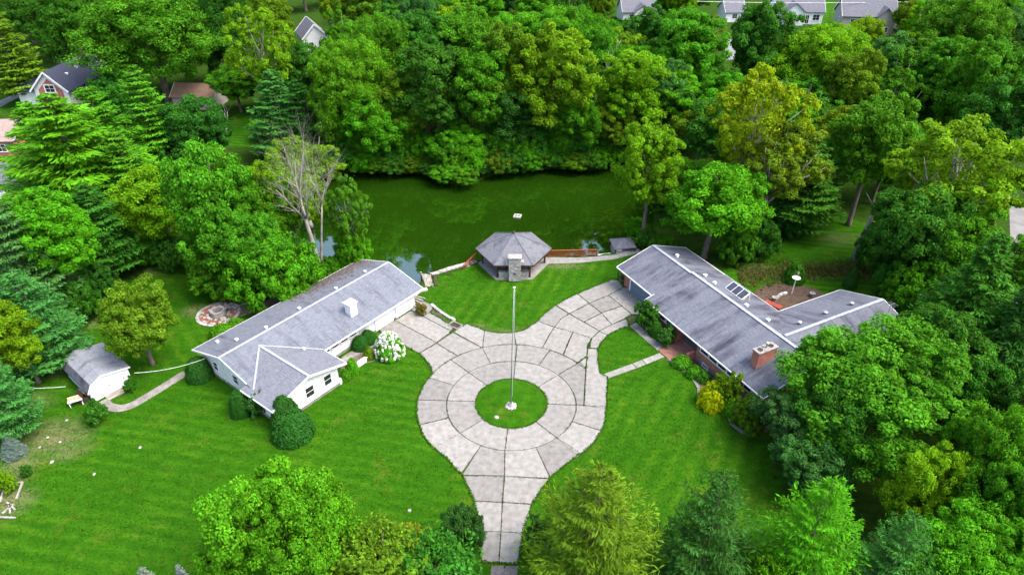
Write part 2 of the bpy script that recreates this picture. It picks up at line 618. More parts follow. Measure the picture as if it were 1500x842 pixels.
z_right = soft_region([(880, 600), (980, 530), (1110, 640), (1150, 860), (760, 860), (800, 720)], 3.0)
z_back = soft_region([(100, 560), (180, 420), (300, 400), (300, 480), (285, 540), (200, 560)], 3.0)
nx, ny = len(gx), len(gy)
idx = np.arange(nx * ny).reshape(ny, nx)
quads = np.stack([idx[:-1, :-1].ravel(), idx[:-1, 1:].ravel(), idx[1:, 1:].ravel(), idx[1:, :-1].ravel()], 1)
gm = bpy.data.meshes.new('ground')
gm.from_pydata(np.column_stack([gp, gz]).tolist(), [], quads.tolist())
for nm, arr in (('lawn', lawn), ('bare', bare), ('zone_a', z_gaz), ('zone_b', z_right), ('zone_c', z_back)):
    a = gm.attributes.new(nm, 'FLOAT', 'POINT')
    a.data.foreach_set('value', arr.astype(np.float32))
gm.polygons.foreach_set('use_smooth', [True] * len(gm.polygons))


def ground_material():
    m, nt, b = _new('lawn_and_woodland_floor')
    N, L = nt.nodes, nt.links
    b.inputs['Roughness'].default_value = 0.95
    b.inputs['Specular IOR Level'].default_value = 0.02
    geo = N.new('ShaderNodeNewGeometry')

    def attr(n):
        a = N.new('ShaderNodeAttribute')
        a.attribute_name = n
        return a.outputs['Fac']

    def noise(scale, detail=4, rough=0.6, stretch=(1, 1, 1), rot=0.0, dist=0.0):
        mp = N.new('ShaderNodeMapping')
        mp.inputs['Scale'].default_value = stretch
        mp.inputs['Rotation'].default_value = (0, 0, rot)
        L.new(geo.outputs['Position'], mp.inputs[0])
        n = N.new('ShaderNodeTexNoise')
        n.inputs['Scale'].default_value = scale
        n.inputs['Detail'].default_value = detail
        n.inputs['Roughness'].default_value = rough
        n.inputs['Distortion'].default_value = dist
        L.new(mp.outputs[0], n.inputs['Vector'])
        return n.outputs[0]

    def math_(op, a, b_=None, c=None):
        n = N.new('ShaderNodeMath')
        n.operation = op
        for i, x in enumerate((a, b_, c)):
            if x is None:
                continue
            if isinstance(x, (int, float)):
                n.inputs[i].default_value = x
            else:
                L.new(x, n.inputs[i])
        return n.outputs[0]

    def mix(fac, a, b_):
        n = N.new('ShaderNodeMix')
        n.data_type = 'RGBA'
        for i, x in ((0, fac), (6, a), (7, b_)):
            if isinstance(x, tuple):
                n.inputs[i].default_value = (*x, 1)
            elif isinstance(x, (int, float)):
                n.inputs[i].default_value = x
            else:
                L.new(x, n.inputs[i])
        return n.outputs[2]

    def rng(x, a, b_, c=0.0, d=1.0):
        n = N.new('ShaderNodeMapRange')
        L.new(x, n.inputs[0])
        for i, v in zip((1, 2, 3, 4), (a, b_, c, d)):
            n.inputs[i].default_value = v
        return n.outputs[0]

    def stripes(rot, wl, dist):
        mp = N.new('ShaderNodeMapping')
        mp.inputs['Rotation'].default_value = (0, 0, rot)
        L.new(geo.outputs['Position'], mp.inputs[0])
        w = N.new('ShaderNodeTexWave')
        w.wave_type = 'BANDS'
        w.bands_direction = 'X'
        w.inputs['Scale'].default_value = 0.314 / wl
        w.inputs['Distortion'].default_value = dist
        w.inputs['Detail'].default_value = 2.0
        w.inputs['Detail Scale'].default_value = 0.35
        L.new(mp.outputs[0], w.inputs['Vector'])
        return w.outputs['Fac']
    s0 = stripes(math.radians(-78), 1.25, 3.0)
    sa = stripes(math.radians(20), 1.5, 1.5)
    sb = stripes(math.radians(28), 1.6, 2.5)
    sc = stripes(math.radians(-38), 1.6, 2.0)

    def mixv(f, a, b_):
        return math_('ADD', math_('MULTIPLY', a, math_('SUBTRACT', 1.0, f)), math_('MULTIPLY', b_, f))
    s = mixv(attr('zone_c'), mixv(attr('zone_b'), mixv(attr('zone_a'), s0, sa), sb), sc)
    s = math_('MULTIPLY', s, rng(noise(0.11, 3), 0.35, 0.6, 0.25, 1.0))
    big = noise(0.09, 5, 0.65)
    midn = noise(0.7, 6, 0.7, (1, 2.2, 1))
    fine = noise(5.0, 6, 0.8)
    tuft = noise(13.0, 3, 0.7)
    f = math_('ADD', math_('MULTIPLY', s, 0.20), math_('ADD', math_('MULTIPLY', big, 0.5), math_('ADD', math_('MULTIPLY', midn, 0.75), math_('MULTIPLY', fine, 0.55))))
    ramp = N.new('ShaderNodeValToRGB')
    cr = ramp.color_ramp
    cr.elements[0].position, cr.elements[1].position = 0.0, 1.0
    cr.elements[0].color, cr.elements[1].color = (0.010, 0.050, 0.0020, 1), (0.080, 0.168, 0.008, 1)
    e = cr.elements.new(0.5)
    e.color = (0.026, 0.104, 0.0035, 1)
    L.new(rng(f, 0.62, 1.40), ramp.inputs[0])
    # yellowed and dry patches
    dry = rng(noise(0.33, 6, 0.8), 0.54, 0.76, 0, 0.6)
    c = mix(dry, ramp.outputs[0], (0.12, 0.135, 0.018))
    bm_ = math_('MULTIPLY', attr('bare'), rng(noise(1.1, 6, 0.75), 0.30, 0.58))
    c = mix(bm_, c, mix(rng(fine, 0.35, 0.65), (0.14, 0.105, 0.06), (0.28, 0.22, 0.14)))
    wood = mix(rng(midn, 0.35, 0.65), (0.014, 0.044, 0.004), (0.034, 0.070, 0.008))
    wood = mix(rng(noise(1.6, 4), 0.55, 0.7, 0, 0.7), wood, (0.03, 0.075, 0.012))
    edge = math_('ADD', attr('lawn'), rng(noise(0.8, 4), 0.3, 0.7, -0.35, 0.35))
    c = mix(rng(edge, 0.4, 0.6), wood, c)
    L.new(c, b.inputs['Base Color'])
    bp = N.new('ShaderNodeBump')
    bp.inputs['Strength'].default_value = 0.9
    bp.inputs['Distance'].default_value = 0.12
    L.new(math_('ADD', math_('MULTIPLY', tuft, 0.7), math_('MULTIPLY', fine, 0.8)), bp.inputs['Height'])
    L.new(bp.outputs[0], b.inputs['Normal'])
    return m


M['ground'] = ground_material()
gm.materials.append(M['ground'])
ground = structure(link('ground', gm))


def water_material():
    m, nt, b = _new('algae_green_water')
    N, L = nt.nodes, nt.links
    b.inputs['Roughness'].default_value = 0.02
    b.inputs['IOR'].default_value = 2.15
    b.inputs['Specular IOR Level'].default_value = 0.8
    geo = N.new('ShaderNodeNewGeometry')
    n = N.new('ShaderNodeTexNoise')
    n.inputs['Scale'].default_value = 0.06
    n.inputs['Detail'].default_value = 6
    L.new(geo.outputs['Position'], n.inputs['Vector'])
    r = N.new('ShaderNodeValToRGB')
    r.color_ramp.elements[0].position, r.color_ramp.elements[1].position = 0.3, 0.7
    r.color_ramp.elements[0].color, r.color_ramp.elements[1].color = (0.0085, 0.031, 0.0012, 1), (0.0105, 0.036, 0.0014, 1)
    L.new(n.outputs[0], r.inputs[0])
    L.new(r.outputs[0], b.inputs['Base Color'])
    w = N.new('ShaderNodeTexNoise')
    w.inputs['Scale'].default_value = 1.3
    w.inputs['Detail'].default_value = 3
    L.new(geo.outputs['Position'], w.inputs['Vector'])
    bp = N.new('ShaderNodeBump')
    bp.inputs['Strength'].default_value = 0.06
    bp.inputs['Distance'].default_value = 0.05
    L.new(w.outputs[0], bp.inputs['Height'])
    L.new(bp.outputs[0], b.inputs['Normal'])
    return m


M['water'] = water_material()
wo = MB()
wo.add([(p[0], p[1], WATER_Z) for p in inset([tuple(q[:2]) for q in pond_outline], -0.6)], [tuple(range(len(pond_outline)))])
wob = wo.build('pond_water', M['water'])
if wob.data.polygons[0].normal.z < 0:
    wob.data.flip_normals()
structure(wob)

# ------------------------------------------------------------------ driveway of concrete slabs
CC = Vector((-0.06, 48.95))
R1, R2, R3 = 3.42, 6.2, 9.05


def ang(x, y):
    p = G(x, y)
    return math.atan2(p.y - CC.y, p.x - CC.x)


def arc(R, a0, a1, n=8):
    """clockwise or counter-clockwise, whichever is given"""
    return [(CC.x + R * math.cos(a0 + (a1 - a0) * i / n), CC.y + R * math.sin(a0 + (a1 - a0) * i / n)) for i in range(n + 1)]


A = {}
for k, p in dict(W=(696, 588.5), NW=(688, 547), N=(755, 530), NE=(817, 550), E=(835, 593.5), SE=(816, 642), S=(741, 650), SW=(679, 632),
                 WNW=(650, 560), WSW=(634, 618), SSW=(698, 662), SSE=(789, 663), ESE=(860, 625), NNW=(714, 524), NNE=(797, 525)).items():
    A[k] = ang(*p)


def between(a, b):
    """angle b made smaller than a (clockwise)"""
    while b > a:
        b -= 2 * math.pi
    while b < a - 2 * math.pi:
        b += 2 * math.pi
    return b


def px(*pts):
    return [tuple(G(x, y)[:2]) for x, y in pts]


slabs = []
ring1 = ['W', 'NW', 'N', 'NE', 'E', 'SE', 'S', 'SW']
for i, k in enumerate(ring1):
    a0 = A[k]
    a1 = between(a0, A[ring1[(i + 1) % 8]])
    slabs.append(arc(R1, a0, a1) + arc(R2, a1, a0))
ring2 = ['SW', 'WSW', 'W', 'WNW', 'NW', 'NNW', 'N', 'NNE', 'NE']
for k, k2 in zip(ring2, ring2[1:]):
    a0 = A[k]
    a1 = between(a0, A[k2])
    slabs.append(arc(R2, a0, a1) + arc(R3, a1, a0))
for k, k2 in (('E', 'ESE'), ('ESE', 'SE')):
    a0 = A[k]
    a1 = between(a0, A[k2])
    slabs.append(arc(R2, a0, a1) + arc(R3, a1, a0))
a1 = between(A['NE'], A['E'])
slabs.append(arc(R2, A['NE'], a1) + px((854.8, 594), (858.5, 541), (848, 531.5)))
a = lambda k0, k1: arc(R2, A[k0], between(A[k0], A[k1]))
slabs.append(a('SE', 'SSE') + px((806, 699), (828, 682), (850, 664)))
slabs.append(a('SSE', 'S') + px((739, 699), (806, 701)))
slabs.append(a('S', 'SSW') + px((677, 696), (739, 699)))
slabs.append(a('SSW', 'SW') + px((637, 656), (655, 672), (675, 694)))
for q in ([(677, 697), (739, 699), (736, 736), (694, 734), (687, 716)], [(739, 699), (806, 702), (793, 716), (780, 739), (736, 736)],
          [(694, 734), (736, 736), (734, 779), (704.5, 778), (701, 757)], [(736, 736), (780, 739), (771, 765), (765.5, 781), (734, 779)],
          [(704.5, 778), (734, 779), (731, 824), (704, 824)], [(734, 779), (765.5, 781), (760, 826), (731, 824)]):
    slabs.append(px(*q))


def r3(x0, y0, x1, y1):
    a0, a1 = ang(x0, y0), ang(x1, y1)
    return arc(R3, a0, a1, 6)


slabs += [
    px((614.3, 518.2), (639.8, 503.3), (671.3, 523)) + r3(671.3, 523, 631, 551) + px((632, 545.5), (629.7, 536), (622.6, 526.5)),
    px((639.8, 503.3), (663, 487.3), (707, 511.7)) + r3(706, 512, 671.3, 523),
    px((664.5, 486.3), (683, 474), (709.5, 484.3), (707.5, 511)),
    px((710, 484.4), (728, 488), (741, 488), (753, 487.3), (755.6, 506.3)) + r3(755.6, 506, 708, 511.5),
    px((753, 487.6), (770, 483), (787, 470.7), (811.8, 479.8), (803, 493), (794.9, 509)) + r3(794.9, 509.5, 755.8, 506.4),
    px((811.8, 479.8), (839.4, 487), (832, 502), (825.6, 518.9)) + r3(825.6, 520, 794.9, 509.5),
    px((839.4, 487), (866.4, 495.6), (860.5, 506.4), (859.7, 521.4), (847.5, 530.5)) + r3(846, 531, 825.6, 520),
    px((859.6, 523), (858.6, 540), (849, 531)),
    px((787.4, 470.7), (799, 459), (813, 447.4), (833.5, 460.3), (821.5, 468.2), (812.5, 479.5)),
    px((812.5, 479.5), (822, 467.5), (833.5, 460.3), (878, 485.6), (866.6, 496)),
    px((814, 447.2), (830, 438), (846, 430.8), (863, 445), (834, 460)),
    px((846, 430.8), (870, 420), (896, 410), (906, 411), (914, 421), (891.3, 433), (863, 445)),
    px((834, 460), (863, 445), (881, 459), (855.6, 472.3)),
    px((863, 445), (891.3, 433), (911, 449), (881, 459)),
    px((855.6, 472.3), (881, 459), (896, 475.7), (878, 485)),
    px((881, 459), (911, 449), (926, 461.5), (896, 475.7)),
    px((891.3, 433), (914, 421), (936, 424), (950, 441), (938, 463), (926, 461.5), (911, 449)),
    px((878, 485.6), (896, 476), (918, 467.5), (922, 477.5), (904, 484), (890.5, 491.5)),
    px((878, 486), (890.5, 491.5), (882, 500), (876.6, 511), (863, 509.8), (867, 496.4)),
    px((861, 511), (876.6, 511.5), (876, 525), (879, 547), (890, 552), (889, 599), (855.6, 594), (859, 541)),
    px((601.8, 454.8), (618.5, 463.2), (630, 457.8), (637.4, 449), (622, 441), (609, 443)),
    px((619.6, 463.6), (630.3, 458), (650, 470), (664.7, 481.6), (661, 485.5)),
    px((601.8, 455.3), (618.5, 463.5), (661, 486), (639, 502), (577, 469)),
    px((577, 469), (639, 502), (614.3, 518), (600, 511), (588, 505), (570, 499), (553, 483)),
]
drive = MB()
drive.prism([(CC.x + 9.05 * math.cos(2 * math.pi * i / 48), CC.y + 9.05 * math.sin(2 * math.pi * i / 48)) for i in range(48)], -0.2, 0.012)
drive.prism(px((637, 655), (870, 640), (850, 664), (806, 700), (780, 739), (766, 781), (760, 826), (704, 824), (704, 778), (694, 734), (676, 695)), -0.2, 0.016)
drive.prism(px((614.3, 518.2), (578, 469), (602, 455), (622, 442), (637, 449), (665, 482), (683, 474.5), (709.5, 485), (728, 488.5), (753, 488), (770, 483.5), (787, 471),
               (813, 448), (846, 431.5), (896, 410.5), (936, 424), (950, 441), (937, 463), (922, 477), (904, 484), (890, 492), (882, 500), (876.5, 511), (876, 525), (879, 547), (888.6, 553),
               (888.6, 598), (800, 560), (700, 560), (632, 546), (622.6, 526.5)), -0.2, 0.02)
drive = structure(drive.build('driveway', M['joint']))
for i, s in enumerate(slabs):
    # drop near-duplicate points, then open a joint all round
    q = []
    for p in s:
        rr_ = math.dist(p, CC)
        if abs(rr_ - R3) < 0.3:
            p = tuple(CC + (Vector(p) - CC) * (R3 / rr_))
        if not q or math.dist(p, q[-1]) > 0.2:
            q.append(p)
    if math.dist(q[0], q[-1]) < 0.2:
        q.pop()
    o = MB().prism(inset(q, 0.022 if i % 3 else 0.034), -0.1, 0.06 + 0.012 * ((i * 7) % 5) / 5).build('slab', M['concrete'], drive)
old = MB().prism(px((720, 828), (758.5, 829), (753, 900), (712, 900)), -0.1, 0.03).build('approach_lane', M['asphalt'])
structure(old)
# round lawn in the middle of the circle sits a little proud
isl = MB()
ring_v = [(CC.x + 3.36 * r * math.cos(t), CC.y + 3.36 * r * math.sin(t), 0.05 + 0.07 * (1 - r * r) + (0 if r < 1 else 0)) for r in (1, 0.8, 0.5, 0.2)
          for t in [2 * math.pi * k / 40 for k in range(40)]]
fc = [(i * 40 + k, i * 40 + (k + 1) % 40, (i + 1) * 40 + (k + 1) % 40, (i + 1) * 40 + k) for i in range(3) for k in range(40)]
fc.append(tuple(range(120, 160)))
isl.add(ring_v, fc)
im = isl.mesh('turf_island', M['ground'], True)
for nm, val in (('lawn', 1.0), ('bare', 0.0), ('zone_a', 1.0), ('zone_b', 0.0), ('zone_c', 0.0)):
    at_ = im.attributes.new(nm, 'FLOAT', 'POINT')
    at_.data.foreach_set('value', [val] * len(im.vertices))
structure(link('turf_island', im))

# walks
walk = structure(MB().prism(px((880, 549.5), (966, 517.5), (974, 523), (887, 556)), -0.1, 0.012).build('front_walk', M['joint']))
for q in ([(881, 549), (926, 532.5), (933, 539.8), (887, 556)], [(926, 532.5), (940.3, 527), (946.5, 534.2), (933, 539.8)],
          [(940.3, 527), (966, 517), (974, 523.2), (946.5, 534.2)]):
    MB().prism(inset(px(*q), 0.05), -0.1, 0.06).build('slab', M['concrete'], walk)
structure(MB().prism(px((922.5, 478), (931, 472.5), (972, 507), (963, 513.5)), -0.1, 0.05).build('house_walk', M['concrete']))
pth = smooth_line([(*G(x, y)[:2], 0) for x, y in [(150, 587), (160, 595), (176, 598), (196, 592), (232, 571), (272, 546)]], 5)
structure(MB().prism(strip_poly(pth, 0.95), -0.1, 0.04).build('shed_path', M['concrete_old']))
structure(MB().prism(px((798, 377), (850, 378), (900, 374), (935, 365), (939, 370), (900, 380), (850, 385.5), (800, 387)), -1.5, 0.08).build('waterside_walk', M['concrete']))
structure(MB().prism(px((496, 530), (503, 522), (545, 497), (556, 503), (520, 522), (505, 534)), -0.1, 0.05).build('side_walk', M['concrete_old']))
structure(MB().prism(px((1478, 300), (1600, 300), (1600, 470), (1484, 470)), -0.1, 0.03).build('road', M['road']))
structure(MB().prism(px((1062, 88), (1082, 88), (1080, 58), (1062, 58)), -0.1, 0.05).build('lane', M['road']))
structure(MB().prism(px((-60, 172), (33, 134), (37, 138), (-50, 184)), -0.1, 0.04).build('lane', M['concrete_old']))

# ------------------------------------------------------------------ building helpers
def window_on(parent, face, u0, u1, z0, z1, at, bars_v=1, bars_h=1, frame_mat=None, fw=0.07, name='window'):
    """window on an axis-aligned wall. face: '-y','+y','-x','+x'; at = wall plane coordinate; u = the other axis"""
    sgn = -1 if face[0] == '-' else 1
    ax = face[1]

    def bx(b, a0, a1, c0, c1, d0, d1):
        p0, p1 = sorted((at + sgn * d0, at + sgn * d1))
        if ax == 'y':
            b.box(a0, a1, p0, p1, c0, c1)
        else:
            b.box(p0, p1, a0, a1, c0, c1)
    f = MB()
    bx(f, u0 - fw, u0, z0 - fw, z1 + fw, -0.02, 0.07)
    bx(f, u1, u1 + fw, z0 - fw, z1 + fw, -0.02, 0.07)
    bx(f, u0, u1, z1, z1 + fw, -0.02, 0.07)
    bx(f, u0 - fw * 1.6, u1 + fw * 1.6, z0 - fw * 1.3, z0, -0.02, 0.11)
    for i in range(1, bars_v):
        u = u0 + (u1 - u0) * i / bars_v
        bx(f, u - 0.025, u + 0.025, z0, z1, 0.0, 0.05)
    for i in range(1, bars_h):
        z = z0 + (z1 - z0) * i / bars_h
        bx(f, u0, u1, z - 0.02, z + 0.02, 0.0, 0.046)
    o = f.build(name, frame_mat or M['white'], parent)
    g = MB()
    bx(g, u0, u1, z0, z1, -0.01, 0.022)
    g.build('pane', M['glass'], o)
    return o


def gable_wall(b, x0, x1, y0, y1, z0, z1, zr, ridge='x'):
    """house body with gable ends; ridge runs along x or y"""
    if ridge == 'x':
        m = (y0 + y1) / 2
        prof = [(y0, z0), (y1, z0), (y1, z1), (m, zr), (y0, z1)]
        v = [(x0, p[0], p[1]) for p in prof] + [(x1, p[0], p[1]) for p in prof]
    else:
        m = (x0 + x1) / 2
        prof = [(x1, z0), (x0, z0), (x0, z1), (m, zr), (x1, z1)]
        v = [(p[0], y0, p[1]) for p in prof] + [(p[0], y1, p[1]) for p in prof]
    f = [(4, 3, 2, 1, 0), (5, 6, 7, 8, 9)] + [(i, (i + 1) % 5, 5 + (i + 1) % 5, 5 + i) for i in range(5)]
    b.add(v, f)


def edge_board(parent, a, b_, name='fascia', w=0.05, h=0.2, m=None):
    return MB().bar(a, b_, w, h).build(name, m or M['soffit'], parent)


def roof_vent(parent, x, y, z, s=0.28):
    MB().box(x - s / 2, x + s / 2, y - s / 2, y + s / 2, z - 0.12, z + 0.16).box(x - s * .62, x + s * .62, y - s * .62, y + s * .62, z + 0.16, z + 0.21).build('roof_vent', M['white'], parent)


# ------------------------------------------------------------------ white ranch house beside the pond
LH = thing('ranch_house', 'long white ranch house with grey shingle roof and white chimney beside the pond', 'house', (-31.956, 53.882, 0), math.radians(52.76))
w = MB()
gable_wall(w, 0.55, 21.6, -9.6, -0.75, -0.2, 2.62, 3.9)
wall_l = w.build('wall', M['siding'], LH)
w = MB()
gable_wall(w, 0.05, 7.2, -13.2, -9.4, -0.2, 2.62, 3.55, 'y')
w.build('wing_wall', M['siding'], LH)
found = MB().box(0.5, 21.65, -9.65, -0.7, -0.2, 0.28).box(0.0, 7.25, -13.25, -9.35, -0.2, 0.283).build('foundation', M['concrete_old'], LH)
E_ = 2.6
rl = MB()
rl.slab([(-0.02, 0.02, E_), (22.15, 0.02, E_), (22.15, -5.25, 4.15), (-0.02, -5.25, 4.15)], 0.16)
rl.slab([(-0.02, -10.52, E_), (22.15, -10.52, E_), (22.15, -5.25, 4.15), (-0.02, -5.25, 4.15)], 0.16)
roof_l = rl.build('roof', M['roof_grey'], LH)
rw = MB()
rw.slab([(-0.65, -13.8, E_), (3.62, -13.8, 3.84), (3.62, -5.6, 3.84), (0.05, -8.9, 2.8033), (-0.65, -9.0, E_)], 0.15)
rw.slab([(7.9, -13.8, E_), (3.62, -13.8, 3.84), (3.62, -5.6, 3.84), (7.9, -9.9, E_)], 0.15)
roof_lw = rw.build('wing_roof', M['roof_grey_cross'], LH)
MB().bar((-0.02, -5.25, 4.17), (22.15, -5.25, 4.17), 0.28, 0.06).build('ridge_cap', M['ridge'], roof_l)
MB().bar((3.62, -13.8, 3.86), (3.62, -6.2, 3.86), 0.26, 0.06).build('ridge_cap', M['ridge'], roof_lw)
MB().bar((3.62, -6.35, 3.86), (-0.02, -10.2, 2.78), 0.17, 0.08).build('valley_flashing', M['ridge'], roof_lw)
MB().bar((3.62, -6.35, 3.86), (7.88, -10.5, 2.68), 0.15, 0.08).build('valley_flashing', M['ridge'], roof_lw)
for a_, b_ in (((-0.05, 0.06, 2.5), (22.18, 0.06, 2.5)), ((7.9, -10.56, 2.5), (22.18, -10.56, 2.5)), ((-0.68, -9.0, 2.5), (-0.68, -13.84, 2.5)), ((7.93, -10.6, 2.5), (7.93, -13.84, 2.5))):
    edge_board(LH, a_, b_, 'gutter', 0.1, 0.13, M['white'])
for a_, b_ in (((-0.05, 0.06, 2.52), (-0.05, -5.25, 4.07)), ((-0.05, -9.2, 2.92), (-0.05, -5.25, 4.07)), ((22.18, 0.06, 2.52), (22.18, -5.25, 4.07)),
               ((22.18, -10.56, 2.52), (22.18, -5.25, 4.07)), ((-0.66, -13.84, 2.53), (3.62, -13.84, 3.76)), ((7.92, -13.84, 2.53), (3.62, -13.84, 3.76))):
    edge_board(LH, a_, b_, 'rake_board', 0.06, 0.2, M['white'])
window_on(LH, '-x', -3.15, -2.4, 1.0, 2.0, 0.55, 1, 2)
window_on(LH, '-x', -6.5, -5.75, 1.0, 2.0, 0.55, 1, 2)
MB().bar((0.5, -4.25, 0.3), (0.5, -4.25, 2.9), 0.09).build('downpipe', M['white'], LH)
window_on(LH, '-y', 3.3, 4.2, 0.95, 2.1, -13.2, 1, 2)
window_on(LH, '-y', 5.5, 6.3, 0.95, 2.1, -13.2, 1, 2)
window_on(LH, '-y', 1.0, 1.8, 0.95, 2.1, -13.2, 1, 2)
for i, x in enumerate((8.3, 9.5, 10.7, 11.9)):
    window_on(LH, '-y', x, x + 0.85, 1.35, 2.15, -9.6, 1, 1)
for x0, x1 in ((15.4, 18.1), (18.5, 21.2)):
    d = MB().box(x0, x1, -9.66, -9.55, 0.02, 2.2).build('garage_door', M['white'], LH)
    for k in range(4):
        MB().box(x0 + 0.05, x1 - 0.05, -9.69, -9.655, 0.08 + k * 0.53, 0.55 + k * 0.53).build('door_panel', M['white'], d)
MB().box(13.2, 14.1, -9.66, -9.56, 0.05, 2.1).build('door', M['soffit'], LH)
ch = MB().box(12.95, 13.85, -9.0, -8.1, 2.6, 4.35).build('chimney', M['white'], LH)
MB().box(13.05, 13.75, -8.9, -8.2, 4.35, 4.52).build('flue', M['dark_wood'], ch)
MB().box(12.83, 13.97, -9.12, -7.98, 4.52, 4.62).build('chimney_cap', M['white'], ch)
for x, y in ((2.9, -3.6), (5.7, -4.6), (9.9, -4.5), (14.8, -4.6), (19.2, -4.4), (1.9, -1.6), (6.5, -9.3)):
    z = E_ + (5.25 - abs(y + 5.25)) * 0.295
    roof_vent(roof_l, x, y, z, 0.24)
# windblown leaves on the back slope
lit = MB()
for i in range(1500):
    x, y = rnd.uniform(11.0, 22.0), -abs(rnd.gauss(0, 1.5)) - 0.05
    if y < -4.6 or (x < 13 and rnd.random() < 0.6):
        continue
    z = E_ - y * 0.295 + 0.01
    a_, s_ = rnd.uniform(0, 6.28), rnd.uniform(0.05, 0.12)
    c_, n_ = math.cos(a_) * s_, math.sin(a_) * s_
    lit.add([(x + c_, y + n_, z - n_ * 0.295 + .01), (x - n_, y + c_, z - c_ * 0.295 + .035), (x - c_, y - n_, z + n_ * 0.295 + .01), (x + n_, y - c_, z + c_ * 0.295 + 0.01)], [(0, 1, 2, 3)])
lo = lit.build('fallen_leaves', M['leaf_litter'], roof_l)
lo['kind'] = 'stuff'

# ------------------------------------------------------------------ brick ranch house
RH = thing('brick_house', 'long red brick ranch house with streaked grey roof and rear wing facing the driveway', 'house', (14.81, 62.841, 0), math.radians(-63.04))
w = MB()
gable_wall(w, -6.7, 0.35, 2.05, 10.7, -0.2, 2.55, 4.0)
w.build('garage_wall', M['brick'], RH)
w = MB()
gable_wall(w, 0.3, 5.3, 0.5, 11.0, -0.2, 2.6, 4.1)
gable_wall(w, 8.4, 17.4, 0.5, 11.0, -0.2, 2.6, 4.1)
gable_wall(w, 5.2, 8.5, 2.6, 10.7, -0.2, 2.7, 4.1)
w.build('wall', M['brick'], RH)
w = MB()
gable_wall(w, 9.1, 17.6, 10.0, 20.3, -0.2, 2.6, 4.0, 'y')
w.build('wing_wall', M['brick'], RH)
r1 = MB()
r1.slab([(-7.25, 1.21, E_), (0.05, 1.21, E_), (0.05, 6.2, 4.27), (-7.25, 6.2, 4.27)], 0.16)
r1.slab([(-7.25, 11.5, E_ - .06), (0.05, 11.5, E_ - .06), (0.05, 6.2, 4.27), (-7.25, 6.2, 4.27)], 0.16)
roof_g = r1.build('garage_roof', M['roof_worn'], RH)
r2 = MB()
r2.slab([(0, 0, E_), (18.04, 0, E_), (18.04, 6.2, 4.42), (0, 6.2, 4.42)], 0.18)
r2.slab([(0, 11.5, E_), (18.04, 11.5, E_), (18.04, 6.2, 4.42), (0, 6.2, 4.42)], 0.18)
roof_r = r2.build('roof', M['roof_worn'], RH)
r3_ = MB()
r3_.slab([(8.42, 8.0, E_ + .01), (8.42, 20.9, E_ + .01), (13.5, 20.9, 4.36), (13.5, 6.6, 4.36)], 0.17)
r3_.slab([(18.6, 8.0, E_ + .01), (18.6, 20.9, E_ + .01), (13.5, 20.9, 4.36), (13.5, 6.6, 4.36)], 0.17)
roof_rw = r3_.build('wing_roof', M['roof_worn_cross'], RH)
MB().bar((-7.25, 6.2, 4.29), (-0.02, 6.2, 4.29), 0.36, 0.06).build('ridge_cap', M['ridge'], roof_g)
MB().bar((0, 6.2, 4.44), (18.04, 6.2, 4.44), 0.38, 0.06).build('ridge_cap', M['ridge'], roof_r)
MB().bar((13.5, 6.7, 4.38), (13.5, 20.9, 4.38), 0.34, 0.06).build('ridge_cap', M['ridge'], roof_rw)
for a_, b_ in (((-7.28, 1.17, 2.5), (-0.02, 1.17, 2.5)), ((-0.03, -0.04, 2.49), (18.07, -0.04, 2.49)), ((-7.28, 11.54, 2.46), (8.36, 11.54, 2.49)),
               ((8.38, 11.6, 2.5), (8.38, 20.94, 2.5)), ((18.64, 11.6, 2.5), (18.64, 20.94, 2.5))):
    edge_board(RH, a_, b_, 'gutter', 0.1, 0.14, M['white'])
for a_, b_ in (((-7.28, 1.17, 2.52), (-7.28, 6.2, 4.18)), ((-7.28, 11.54, 2.46), (-7.28, 6.2, 4.18)), ((-0.03, -0.04, 2.5), (-0.03, 1.2, 2.86)),
               ((18.07, -0.04, 2.5), (18.07, 6.2, 4.32)), ((18.07, 11.54, 2.5), (18.07, 6.2, 4.32)), ((8.4, 20.94, 2.5), (13.5, 20.94, 4.26)), ((18.62, 20.94, 2.5), (13.5, 20.94, 4.26))):
    edge_board(RH, a_, b_, 'rake_board', 0.06, 0.2, M['white'])
gd = MB().box(-5.3, -0.6, 1.96, 2.06, 0.02, 2.25).build('garage_door', M['garage'], RH)
for k in range(4):
    MB().box(-5.22, -0.68, 1.925, 1.962, 0.08 + k * 0.54, 0.56 + k * 0.54).build('door_panel', M['garage'], gd)
tr = MB()
tr.box(-5.5, -5.3, 1.93, 2.07, 0, 2.45).box(-0.6, -0.4, 1.93, 2.07, 0, 2.45).box(-5.3, -0.6, 1.932, 2.07, 2.25, 2.45)
tr.build('door_trim', M['white'], RH)
window_on(RH, '-y', 2.0, 3.1, 1.45, 2.2, 0.5, 1, 1)
window_on(RH, '-y', 3.35, 4.4, 1.45, 2.2, 0.5, 1, 1)
for x in (9.0, 10.3, 11.6, 12.9):
    window_on(RH, '-y', x, x + 1.1, 1.5, 2.2, 0.5, 1, 1)
for x in (15.2, 16.3):
    window_on(RH, '-y', x, x + 0.9, 1.5, 2.2, 0.5, 1, 1)
for x in (9.6, 12.0, 14.4):
    window_on(RH, '-y', x, x + 0.8, 0.06, 0.42, 0.485, 2, 1, name='basement_window')
MB().box(8.35, 17.45, 0.43, 0.52, -0.1, 0.5).build('foundation_band', M['concrete_old'], RH)
MB().box(6.2, 7.2, 2.5, 2.62, 0.5, 2.5).build('door', M['white'], RH)
st = MB()
for k in range(3):
    st.box(5.3, 8.3, 0.15 + 0.36 * k, 2.65, 0.02 + 0.17 * k, 0.19 + 0.17 * k)
st.build('porch_steps', M['brick_pave'], RH)
